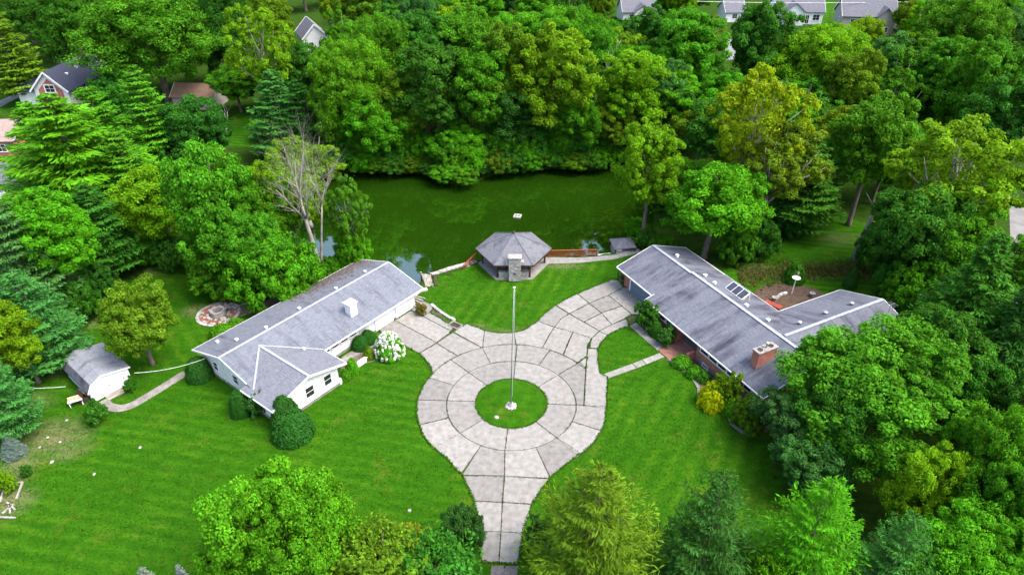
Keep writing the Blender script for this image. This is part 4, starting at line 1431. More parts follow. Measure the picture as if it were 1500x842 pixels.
# ------------------------------------------------------------------ neighbouring houses beyond the trees
def far_house(name, label, p, rot, lx, ly, hw, rise, wallm, roofm, wins=(), ridge='x', gable=None, chimney=None, over=0.4):
    t = thing(name, label, 'house', (p[0], p[1], 0), rot)
    b = MB()
    gable_wall(b, 0, lx, 0, ly, -0.1, hw, hw + rise - .1, ridge)
    b.build('wall', wallm, t)
    r = MB()
    if ridge == 'x':
        sl = rise / (ly / 2)
        z0 = hw + .1 - over * sl
        r.slab([(-over, -over, z0), (lx + over, -over, z0), (lx + over, ly / 2, hw + rise + .1), (-over, ly / 2, hw + rise + .1)], .15)
        r.slab([(-over, ly + over, z0), (lx + over, ly + over, z0), (lx + over, ly / 2, hw + rise + .1), (-over, ly / 2, hw + rise + .1)], .15)
        for x in (-over - .03, lx + over + .03):
            for y in (-over, ly + over):
                MB().bar((x, y, z0 - .08), (x, ly / 2, hw + rise + .02), .06, .25).build('rake_board', M['white'], t)
    else:
        sl = rise / (lx / 2)
        z0 = hw + .1 - over * sl
        r.slab([(-over, -over, z0), (-over, ly + over, z0), (lx / 2, ly + over, hw + rise + .1), (lx / 2, -over, hw + rise + .1)], .15)
        r.slab([(lx + over, -over, z0), (lx + over, ly + over, z0), (lx / 2, ly + over, hw + rise + .1), (lx / 2, -over, hw + rise + .1)], .15)
        for y in (-over - .03, ly + over + .03):
            for x in (-over, lx + over):
                MB().bar((x, y, z0 - .08), (lx / 2, y, hw + rise + .02), .06, .3).build('rake_board', M['white'], t)
    ro = r.build('roof', roofm, t)
    for (face, u0, u1, z0_, z1_) in wins:
        at = {'-y': 0, '+y': ly, '-x': 0, '+x': lx}[face]
        wdw = window_on(t, face, u0, u1, z0_, z1_, at, 2, 2, None, .12)
    if gable:
        x0, x1, d = gable
        b = MB()
        gable_wall(b, x0, x1, -d, 0.1, -0.1, hw - .05, hw + rise * .6, 'y')
        gw = b.build('front_gable', wallm, t)
        r = MB()
        m_ = (x0 + x1) / 2
        zr, ze = hw + rise * .6 + .18, hw - .12
        r.slab([(x0 - .4, -d - .4, ze), (x0 - .4, ly * .35, ze), (m_, ly * .35, zr), (m_, -d - .4, zr)], .14)
        r.slab([(x1 + .4, -d - .4, ze), (x1 + .4, ly * .35, ze), (m_, ly * .35, zr), (m_, -d - .4, zr)], .14)
        r.build('gable_roof', roofm, t)
        for u in (x0 + (x1 - x0) * .28, x0 + (x1 - x0) * .68):
            window_on(t, '-y', u - .45, u + .45, 1.0, 2.2, -d, 1, 2, None, .12)
    if chimney:
        x, y = chimney
        c = MB().box(x - .5, x + .5, y - .4, y + .4, hw, hw + rise + 1.0).build('chimney', M['brick'], t)
        MB().box(x - .58, x + .58, y - .48, y + .48, hw + rise + 1.0, hw + rise + 1.12).build('chimney_cap', M['stone'], c)
    return t


# brick-gabled house with navy roof at upper left
p0 = G(62, 163)
rotA = math.radians(-2)
HA = far_house('far_house', 'white and brick house with dark navy roof among the trees', p0, rotA, 6.6, 15.0, 4.6, 3.2, M['white'], M['roof_navy'], (('+x', 5.0, 6.0, 2.6, 3.8),), 'y', None, (3.3, 14.0), .6)
g_ = MB().add([(0.9, -.06, 0), (5.7, -.06, 0), (5.7, -.06, 4.3), (3.3, -.06, 6.5), (.9, -.06, 4.3)], [(0, 1, 2, 3, 4)])
g_.build('brick_gable', M['brick'], HA)
window_on(HA, '-y', 2.4, 4.2, 3.9, 5.2, -.07, 2, 2, None, .2)
b = MB()
gable_wall(b, -5.2, 0.1, 2.0, 8.0, -.1, 3.6, 5.0, 'x')
b.build('side_wing', M['white'], HA)
MB().slab([(-5.7, 1.4, 3.45), (-.1, 1.4, 3.45), (-.1, 5, 5.2), (-5.7, 5, 5.2)], .15).slab([(-5.7, 8.6, 3.45), (-.1, 8.6, 3.45), (-.1, 5, 5.2), (-5.7, 5, 5.2)], .15).build('side_roof', M['roof_navy'], HA)
for x, y in ((4.9, 4.0), (4.6, 8.0), (5.1, 11.0)):
    roof_vent(HA, x, y, 7.9 - (x - 3.3) * .97, .4)
MB().lathe([(0.05, 8.9), (.55, 9.2), (.6, 9.25), (.1, 9.0)], 14, (4.0, 14.2, 0)).build('satellite_dish', M['white'], HA)
far_house('far_house', 'tan roofed brick house half hidden by the pines', G(-58, 232), math.radians(5), 9.5, 8, 3.0, 2.2, M['brick'], M['roof_tan'], (('-y', 6.6, 8.0, 1.0, 2.2),))
far_house('far_house', 'low white house with dark grey roof under the tall pines', G(-62, 300), math.radians(20), 11.0, 7.0, 2.6, 1.9, M['white'], M['roof_far'], (('-y', 6.5, 8.0, 1.0, 2.0),), 'x')
far_house('barn', 'old barn with rusty ribbed metal roof behind the pines', G(256, 160), math.radians(-4), 8.6, 6, 2.6, 1.8, M['beige'], M['roof_rust'], (('-y', 3, 4.4, .8, 2.0),), over=.3)
far_house('far_house', 'narrow white house with grey roof showing between tall trees', G(449, 88), math.radians(25), 6.0, 9, 5.2, 3.0, M['white'], M['roof_far'], (('-y', 3.6, 4.6, 2.6, 4.0), ('-y', 1.2, 2.2, 2.6, 4.0)), 'y')
far_house('far_house', 'white house with navy roof hidden deep in the wood behind the gazebo', G(700, 112), math.radians(-8), 11, 8, 3.2, 2.6, M['white'], M['roof_navy'], (('-y', 2, 3.2, 1.2, 2.4), ('-y', 6, 7.2, 1.2, 2.4)))
far_house('far_house', 'white house with steep grey roof at the top of the wood', G(912, 35), math.radians(4), 11, 9, 3.4, 3.2, M['white'], M['roof_far'], (('-y', 2, 3.2, 1.2, 2.5), ('-y', 7, 8.2, 1.2, 2.5)), 'x', (3, 8, 1.5))
far_house('far_house', 'small white cottage with grey roof left of the cross-gabled white house', G(1062, 33), math.radians(3), 5.5, 8, 3.0, 2.9, M['white'], M['roof_far'], (('-y', 2, 3.4, 1.1, 2.3),), 'x')
far_house('far_house', 'white cross-gabled house with black shutters beyond the wood', G(1134, 35), math.radians(-5), 13.6, 9.5, 3.7, 3.9, M['white'], M['roof_far'], (('-y', 8.7, 9.7, 0.2, 2.5), ('-y', 10.8, 12.6, 1.2, 2.7)), 'x', (2.0, 7.7, 2.0))
far_house('far_house', 'beige two-window house with dark roof next to the cross-gabled house', G(1229, 50), math.radians(-8), 14, 9, 5.0, 3.6, M['beige'], M['roof_far'], (('-y', 2.2, 4.2, 2.4, 4.0), ('-y', 9.5, 12, 2.4, 4.0), ('-x', 3, 4, 2.2, 3.8)), 'x', (9.0, 13.0, .9))
far_house('far_house', 'pale house at the right end of the row beyond the wood', G(1318, 48), math.radians(-10), 9, 8, 3.2, 2.4, M['beige'], M['roof_far'], (('-y', 2, 3.4, 1.1, 2.4), ('-y', 5, 6.4, 1.1, 2.4)))

# ------------------------------------------------------------------ foliage
def unit(v):
    return v / np.maximum(1e-9, np.linalg.norm(v, axis=-1, keepdims=True))


def rand_dirs(rng, n):
    return unit(rng.normal(size=(n, 3)))


def leaf_mesh(name, C, Nn, length, width, tint, m, rng, axis=None, fold=0.3):
    """one rhombic leaf or leaf spray per row of C; all leaves of one crown are one mesh"""
    n = len(C)
    if axis is None:
        axis = rng.normal(size=(n, 3))
    T = unit(axis - Nn * np.sum(axis * Nn, 1, keepdims=True))
    B = np.cross(Nn, T)
    L = np.broadcast_to(np.asarray(length, float), (n,))[:, None]
    W = np.broadcast_to(np.asarray(width, float), (n,))[:, None]
    V = np.stack([C - T * L, C + B * W + Nn * W * fold, C + T * L, C - B * W + Nn * W * fold], 1).reshape(-1, 3)
    me = bpy.data.meshes.new(name)
    me.vertices.add(4 * n)
    me.vertices.foreach_set('co', V.astype(np.float32).ravel())
    me.loops.add(4 * n)
    me.loops.foreach_set('vertex_index', np.arange(4 * n, dtype=np.int32))
    me.polygons.add(n)
    me.polygons.foreach_set('loop_start', np.arange(0, 4 * n, 4, dtype=np.int32))
    at = me.attributes.new('tint', 'FLOAT_COLOR', 'POINT')
    col = np.ones((4 * n, 4), np.float32)
    col[:, :3] = np.repeat(tint, 4, 0)
    at.data.foreach_set('color', col.ravel())
    me.materials.append(m)
    me.update()
    me.validate()
    return me


def make_tint(rng, group_b, n, spread=0.28, hue=0.16):
    b = group_b * rng.uniform(1 - spread, 1 + spread, n)
    t = np.stack([b * rng.uniform(1 - hue, 1 + hue * 1.6, n), b, b * rng.uniform(0.7, 1.3, n)], 1)
    return np.clip(t, 0.2, 2.5)


def broad_crown(seed, R=5.0, H=11.0, base=0.22, lobes=13, clumps=16, per=105, leaf=0.30, spread=0.62, lobe_r=(0.34, 0.5), keep=1.0, up=0.35, droop=0.0):
    rng = np.random.default_rng(seed)
    zc, rz = H * (base + 1) / 2, H * (1 - base) / 2
    Cs, Ns, Ts = [], [], []
    k = np.arange(lobes) + 0.5
    zz = 1 - 1.55 * k / lobes
    th = np.pi * (1 + 5 ** .5) * k + rng.uniform(-.5, .5, lobes)
    rr = np.sqrt(np.maximum(0.02, 1 - zz ** 2))
    ld = np.stack([rr * np.cos(th), rr * np.sin(th), zz], 1)
    lobe_info = []
    for d in ld:
        f = spread * rng.uniform(0.62, 1.24)
        c = np.array([d[0] * R * f, d[1] * R * f, zc + d[2] * rz * f - droop * R * (d[0] ** 2 + d[1] ** 2)])
        lr = R * rng.uniform(lobe_r[0] * .8, lobe_r[1] * 1.05)
        lobe_info.append((c, lr))
        if rng.random() > keep:
            continue
        lb = rng.uniform(0.88, 1.14)
        cd = rand_dirs(rng, clumps * 3)
        out = unit(d + np.array([0, 0, 0.3]))
        cd = cd[(cd @ out) > -0.3][:clumps]
        for q in cd:
            cc = c + q * lr * rng.uniform(0.65, 1.22) * np.array([1, 1, 0.85])
            cr = lr * rng.uniform(0.2, 0.46)
            n = int(per * rng.uniform(0.7, 1.3))
            ldirs = rand_dirs(rng, n * 2)
            o2 = unit(q + np.array([0, 0, 0.5]))
            ldirs = ldirs[(ldirs @ o2) > -0.45][:n]
            n = len(ldirs)
            pos = cc + ldirs * (cr * rng.uniform(0.45, 1.08, n)[:, None]) * np.array([1, 1, 0.72])
            nn = unit(ldirs * 0.8 + np.array([0, 0, up]) + rng.normal(size=(n, 3)) * 0.45)
            Cs.append(pos)
            Ns.append(nn)
            Ts.append(make_tint(rng, lb * rng.uniform(0.82, 1.2), n))
    # loose leaves through the inside
    n = int(lobes * clumps * per * 0.08)
    pos = rand_dirs(rng, n) * rng.uniform(0.2, 0.75, n)[:, None] ** 0.6 * np.array([R, R, rz]) * 0.75 + np.array([0, 0, zc])
    Cs.append(pos)
    Ns.append(unit(rng.normal(size=(n, 3)) + np.array([0, 0, .4])))
    Ts.append(make_tint(rng, 0.95, n))
    C, Nn, T = np.concatenate(Cs), np.concatenate(Ns), np.concatenate(Ts)
    ln = leaf * rng.uniform(0.45, 0.75, len(C))
    return leaf_mesh('crown', C, Nn, ln, ln * rng.uniform(0.5, 0.75, len(C)), T, M['leaf'], rng), lobe_info


def trunk_mesh(seed, H, lobe_info, r0=0.32, m='bark', fork=0.32, limbs=9, wiggle=0.3, reach=0.85):
    rr = random.Random(seed)
    b = MB()
    top = Vector((rr.uniform(-.3, .3), rr.uniform(-.3, .3), H * 0.72))
    mid = Vector((rr.uniform(-.15, .15), rr.uniform(-.15, .15), H * fork))
    b.tube([(0, 0, -0.3), (0, 0, 0.4), mid, mid.lerp(top, .5) + Vector((rr.uniform(-1, 1) * wiggle, rr.uniform(-1, 1) * wiggle, 0)), top], [r0 * 1.45, r0, r0 * .78, r0 * .45, r0 * .12], 8)
    for c, lr in lobe_info[:limbs]:
        c = Vector(c)
        t = rr.uniform(0.0, 0.55)
        s = mid.lerp(top, t)
        e = s.lerp(c, reach)
        m1 = s.lerp(e, .5) + Vector((rr.uniform(-1, 1) * wiggle, rr.uniform(-1, 1) * wiggle, -0.25))
        q = r0 * (.5 - .25 * t)
        b.tube([s, m1, e], [q, q * .6, q * .15], 6)
        for j in range(2):
            e2 = m1.lerp(e, .4) + Vector((rr.gauss(0, 1), rr.gauss(0, 1), rr.uniform(.1, 1.2))) * lr * (.55 if reach > 1 else .25)
            b.tube([m1.lerp(e, .2), e2], [q * .35, q * .08], 5)
    return b.mesh('trunk', M[m], True)


def conifer_crown(seed, R=3.5, H=12.0, base=0.08, whorls=34, arms=7, per=16, length=0.42, width=0.09, lift=0.12, droop=0.0, power=0.85, jag=0.25, plate=0.5, tip_up=0.5):
    """tiers of boughs, each bough a flat spray of needle tufts"""
    rng = np.random.default_rng(seed)
    Cs, Ns, Ts, Ax, Ls = [], [], [], [], []
    bough = []
    for i in range(whorls):
        f = (i + rng.uniform(0, .6)) / whorls
        z = H * (base + (1 - base) * f)
        Lw = R * (1 - f) ** power * (0.85 + 0.15 * min(1, f * 8)) + 0.12
        a0 = rng.uniform(0, 6.28)
        na = max(4, int(arms * (0.55 + 0.45 * (1 - f))))
        for k in range(na):
            a = a0 + 2 * math.pi * k / na + rng.uniform(-.3, .3)
            Lb = Lw * rng.uniform(1 - jag, 1 + jag * .6)
            d = np.array([math.cos(a), math.sin(a), 0])
            side = np.array([-d[1], d[0], 0])
            n = max(6, int(per * (0.5 + 2.2 * Lb / R)))
            t = rng.uniform(0.12, 1.0, n) ** 0.75
            wsp = rng.normal(size=n) * Lb * 0.22 * plate * 2 * (0.35 + 0.65 * np.sin(np.pi * np.clip(t, 0, 1) ** 0.8))
            zz = z + lift * Lb * t - droop * Lb * t ** 1.6 + tip_up * 0.10 * Lb * t ** 3 + rng.normal(size=n) * 0.05 * H / 12
            pos = d * (t * Lb)[:, None] + side * wsp[:, None]
            pos[:, 2] = zz
            ax = unit(d + side * np.sign(wsp)[:, None] * 0.6 + rng.normal(size=(n, 3)) * 0.3 + np.array([0, 0, lift - droop * .8 + tip_up * .35]))
            nn = unit(np.array([0, 0, 1.0]) + d * 0.25 + rng.normal(size=(n, 3)) * 0.45)
            Cs.append(pos)
            Ns.append(nn)
            Ax.append(ax)
            Ts.append(make_tint(rng, rng.uniform(.8, 1.2) * np.where(t > .8, 1.12, 1.0), n, .25, .1))
            Ls.append(length * rng.uniform(.6, 1.2, n) * (0.75 + .25 * (1 - f)))
            if k % 2 == 0 and i % 3 == 0:
                bough.append((z, d, Lb, lift, droop))
    C = np.concatenate(Cs)
    Ls = np.concatenate(Ls)
    me = leaf_mesh('crown', C, np.concatenate(Ns), Ls * .6, Ls * (width / length) * rng.uniform(.8, 1.6, len(C)), np.concatenate(Ts), M['needle'], rng, np.concatenate(Ax), .15)
    b = MB()
    b.tube([(0, 0, -0.3), (0, 0, H * .5), (0, 0, H * .99)], [H * .022, H * .013, H * .003], 8)
    for z, d, Lb, lf, dr in bough:
        e = Vector(d) * Lb * .85
        b.tube([(0, 0, z), (e.x * .5, e.y * .5, z + lf * Lb * .5 - dr * Lb * .33), (e.x, e.y, z + lf * Lb * .85 - dr * Lb * .77)], [.05, .035, .012], 5)
    return me, b.mesh('trunk', M['bark'], True)


def dome_crown(seed, R=1.0, H=1.0, n=5200, leaf=0.085, lump=0.12, rough=0.12, m='leaf', kk=9, low=-0.15, upn=.2):
    """clipped or rounded shrub: leaves through a lumpy shell"""
    rng = np.random.default_rng(seed)
    d = rand_dirs(rng, int(n * 1.7))
    d = d[d[:, 2] > low][:n]
    cen = rand_dirs(rng, kk * 3)
    cen[:, 2] = np.abs(cen[:, 2])
    dots = d @ cen.T
    bump = np.max(np.exp((dots - 1) * 9), axis=1)
    r = (1 - lump + 2 * lump * bump) * (1 - rough * rng.random(len(d)) ** .5 * 1.5)
    pos = d * r[:, None] * np.array([R, R, H])
    pos[:, 2] = np.maximum(pos[:, 2], 0.02)
    nn = unit(d * 1.0 + np.array([0, 0, upn]) + rng.normal(size=(len(d), 3)) * 0.45)
    ln = leaf * rng.uniform(.6, 1.2, len(d))
    t = make_tint(rng, 0.85 + .3 * bump * rng.uniform(.8, 1.2, len(d)), len(d), .25, .12)
    return leaf_mesh('foliage', pos, nn, ln, ln * .6, t, M[m], rng)


def shrub_stems(seed, H=1.0):
    rr = random.Random(seed)
    b = MB()
    for k in range(6):
        a_ = k * 1.05 + rr.uniform(-.3, .3)
        b.tube([(0.05 * math.cos(a_), 0.05 * math.sin(a_), -.05), (.3 * math.cos(a_), .3 * math.sin(a_), .4 * H), (.5 * math.cos(a_), .5 * math.sin(a_), .75 * H)], [.035, .025, .01], 5)
    return b.mesh('stem', M['bark'], True)


PROTO = {}


def add_proto(kind, crown, trunk, R, H):
    # true extent of the foliage, leaving out stray tips
    co = np.empty(len(crown.vertices) * 3, np.float32)
    crown.vertices.foreach_get('co', co)
    co = co.reshape(-1, 3)
    R = float(np.percentile(np.hypot(co[:, 0], co[:, 1]), 98.0))
    H = float(np.percentile(co[:, 2], 99.5))
    PROTO.setdefault(kind, []).append((crown, trunk, R, H))


for s in range(4):
    cr_, li = broad_crown(100 + s, 5.0, 11.0, 0.20 + .03 * s, 13 + s, 17, 190, 0.245)
    add_proto('broad', cr_, trunk_mesh(100 + s, 11, li), 5.35, 11.4)
for s in range(3):
    cr_, li = broad_crown(200 + s, 4.2, 15.0, 0.16, 20, 14, 175, 0.245, 0.66, (0.34, 0.52))
    add_proto('tall', cr_, trunk_mesh(200 + s, 15, li, .34), 4.7, 15.4)
for s in range(3):
    cr_, li = broad_crown(300 + s, 5.5, 15.0, 0.26, 22, 11, 130, 0.25, 0.74, (0.22, 0.36), 0.9)
    add_proto('airy', cr_, trunk_mesh(300 + s, 15, li, .36, 'bark_pale', .3, 18, .6, 1.12), 5.9, 15.3)
for s in range(2):
    cr_, li = broad_crown(400 + s, 5.0, 10.0, 0.10, 24, 20, 165, 0.18, 0.66, (0.26, 0.40), 1.0, .5)
    add_proto('maple', cr_, trunk_mesh(400 + s, 10, li), 5.3, 10.2)
for s in range(2):
    c_, t_ = conifer_crown(500 + s, 4.2, 15.0, 0.10, 26, 6, 78, 0.55, 0.075, .16, .05, .62, .38, .62, .9)
    add_proto('pine', c_, t_, 4.4, 15.3)
for s in range(2):
    c_, t_ = conifer_crown(600 + s, 3.4, 11.0, 0.02, 44, 9, 40, 0.36, 0.055, .06, .18, .80, .25, .5, .7)
    add_proto('spruce', c_, t_, 3.5, 11.2)
for s in range(1):
    c_, t_ = conifer_crown(650 + s, 4.2, 9.0, 0.02, 30, 8, 56, 0.40, 0.042, .22, .0, .55, .5, .55, 1.2)
    add_proto('softpine', c_, t_, 4.3, 9.4)
for s in range(3):
    add_proto('shrub', dome_crown(700 + s, 1, 1, 4200, .11, .16, .22), shrub_stems(700 + s), 1.08, 1.1)
for s in range(2):
    add_proto('clipped', dome_crown(720 + s, 1, 1, 6500, .06, .05, .08), shrub_stems(720 + s), 1.02, 1.02)
for s in range(2):
    cr_, li = broad_crown(780 + s, 3.0, 3.4, 0.0, 18, 16, 110, 0.16, .66, (.26, .42))
    add_proto('bigbush', cr_, shrub_stems(780 + s, 3), 3.2, 3.5)
for s in range(2):
    cr_, li = broad_crown(790 + s, 8.0, 16.0, 0.2, 26, 22, 140, 0.26, .66, (.26, .42))
    add_proto('grand', cr_, trunk_mesh(790 + s, 16, li, .5), 8.4, 16.6)
for s in range(2):
    cr_, li = broad_crown(740 + s, 1.0, 1.15, 0.0, 12, 10, 45, 0.115, .62, (.3, .45))
    add_proto('bush', cr_, shrub_stems(740 + s), 1.08, 1.2)
c_, t_ = conifer_crown(760, 1.0, 0.9, 0.02, 12, 12, 60, 0.10, 0.026, .35, .0, .5, .35, .6, 1.4)
add_proto('juniper', c_, t_, 1.05, 1.05)

HUE = {
    'fresh green': (0.052, 0.195, 0.009), 'bright green': (0.062, 0.240, 0.008), 'yellow-green': (0.105, 0.245, 0.007), 'golden-green': (0.165, 0.280, 0.006),
    'olive green': (0.082, 0.182, 0.009), 'dark green': (0.034, 0.142, 0.013), 'blue-green': (0.042, 0.148, 0.030), 'deep green': (0.025, 0.108, 0.014),
    'grey-blue': (0.11, 0.165, 0.14), 'brown-green': (0.13, 0.12, 0.03), 'bronze green': (0.11, 0.15, 0.010), 'golden yellow': (0.29, 0.40, 0.005),
    'moss green': (0.078, 0.150, 0.010),
}
KNAME = {'broad': ('broadleaf_tree', 'round-crowned tree', 'tree'), 'tall': ('tall_tree', 'tall broadleaf tree', 'tree'), 'airy': ('open_crowned_tree', 'open-crowned tree', 'tree'),
         'maple': ('maple_tree', 'dense leafy tree', 'tree'), 'pine': ('pine_tree', 'tiered pine', 'pine'), 'spruce': ('spruce_tree', 'pointed spruce', 'spruce'),
         'softpine': ('pine_tree', 'soft-needled pine', 'pine'), 'shrub': ('shrub', 'rounded shrub', 'shrub'), 'clipped': ('clipped_shrub', 'clipped round shrub', 'shrub'),
         'bush': ('bush', 'leafy bush', 'bush'), 'juniper': ('juniper', 'spreading juniper', 'shrub')}
SHARED = {}
plant_no = [0]


def plant_at(kind, X, Y, H, R, hue, where, variant=None, z=0.0, name=None, squash=1.0):
    i = plant_no[0]
    plant_no[0] += 1
    pk = kind
    if kind == 'bush' and R > 1.6:
        pk = 'bigbush'
    if kind in ('broad', 'tall') and R > 6.8:
        pk = 'grand'
    pr_ = PROTO[pk]
    cr_, tk_, pR, pH = pr_[(i if variant is None else variant) % len(pr_)]
    nm, noun, cat = KNAME[kind]
    label = '%s %s %s' % (hue, noun, where)
    e = thing(name or nm, label, cat, (X, Y, z), 0)
    e.rotation_euler = (0, 0, (i * 2.399) % 6.283)
    e.scale = (R / pR, R / pR * squash, H / pH)
    col_ = HUE[hue]
    j = [rnd.uniform(.88, 1.14), rnd.uniform(.92, 1.1), rnd.uniform(.85, 1.2)]
    c = link('crown' if cat in ('tree', 'pine', 'spruce') else 'foliage', cr_, e)
    c.color = (col_[0] * j[0] * 1.2, col_[1] * j[1] * 1.13, col_[2] * j[2], 1)
    link('trunk' if cat in ('tree', 'pine', 'spruce') else 'stem', tk_, e)
    SHARED.setdefault(label, []).append(e)
    return e


def plant(kind, x, yb, yt, w_, hue, where, variant=None, z=0.0, zf=0.6, **k):
    """crown centre column x, ground row yb, top row yt, crown width in photo pixels"""
    Y = G(750, yb).y
    H = max(0.4, height_at(Y, yt))
    if kind not in ('pine', 'spruce', 'softpine', 'juniper'):
        # the outline's top row is where the line of sight touches the rounded crown
        v = (421.0 - yt) / FPX
        ny, nz = math.sin(PITCH) - v * math.cos(PITCH), math.cos(PITCH) + v * math.sin(PITCH)
        k_ = 0.5 if kind in ('shrub', 'clipped', 'bush') else 0.6
        lo_, hi_ = 0.2, 30.0
        for _ in range(40):
            h_ = (lo_ + hi_) / 2
            zc = k_ * h_
            Rr = w_ / 2 / FPX * (Y * math.cos(PITCH) + (CAM_H - zc) * math.sin(PITCH))
            f_ = -Y * ny + (CAM_H - zc) * nz - math.hypot(Rr * .9 * ny, (1 - k_) * h_ * nz)
            lo_, hi_ = (h_, hi_) if f_ > 0 else (lo_, h_)
        H = max(h_, Rr * .75)
    H = min(21.5, H)
    zc = H * zf
    dpt = Y * math.cos(PITCH) + (CAM_H - zc) * math.sin(PITCH)
    return plant_at(kind, (x - 750) / FPX * dpt, Y, H, w_ / 2 / FPX * dpt, hue, where, variant, z, **k)


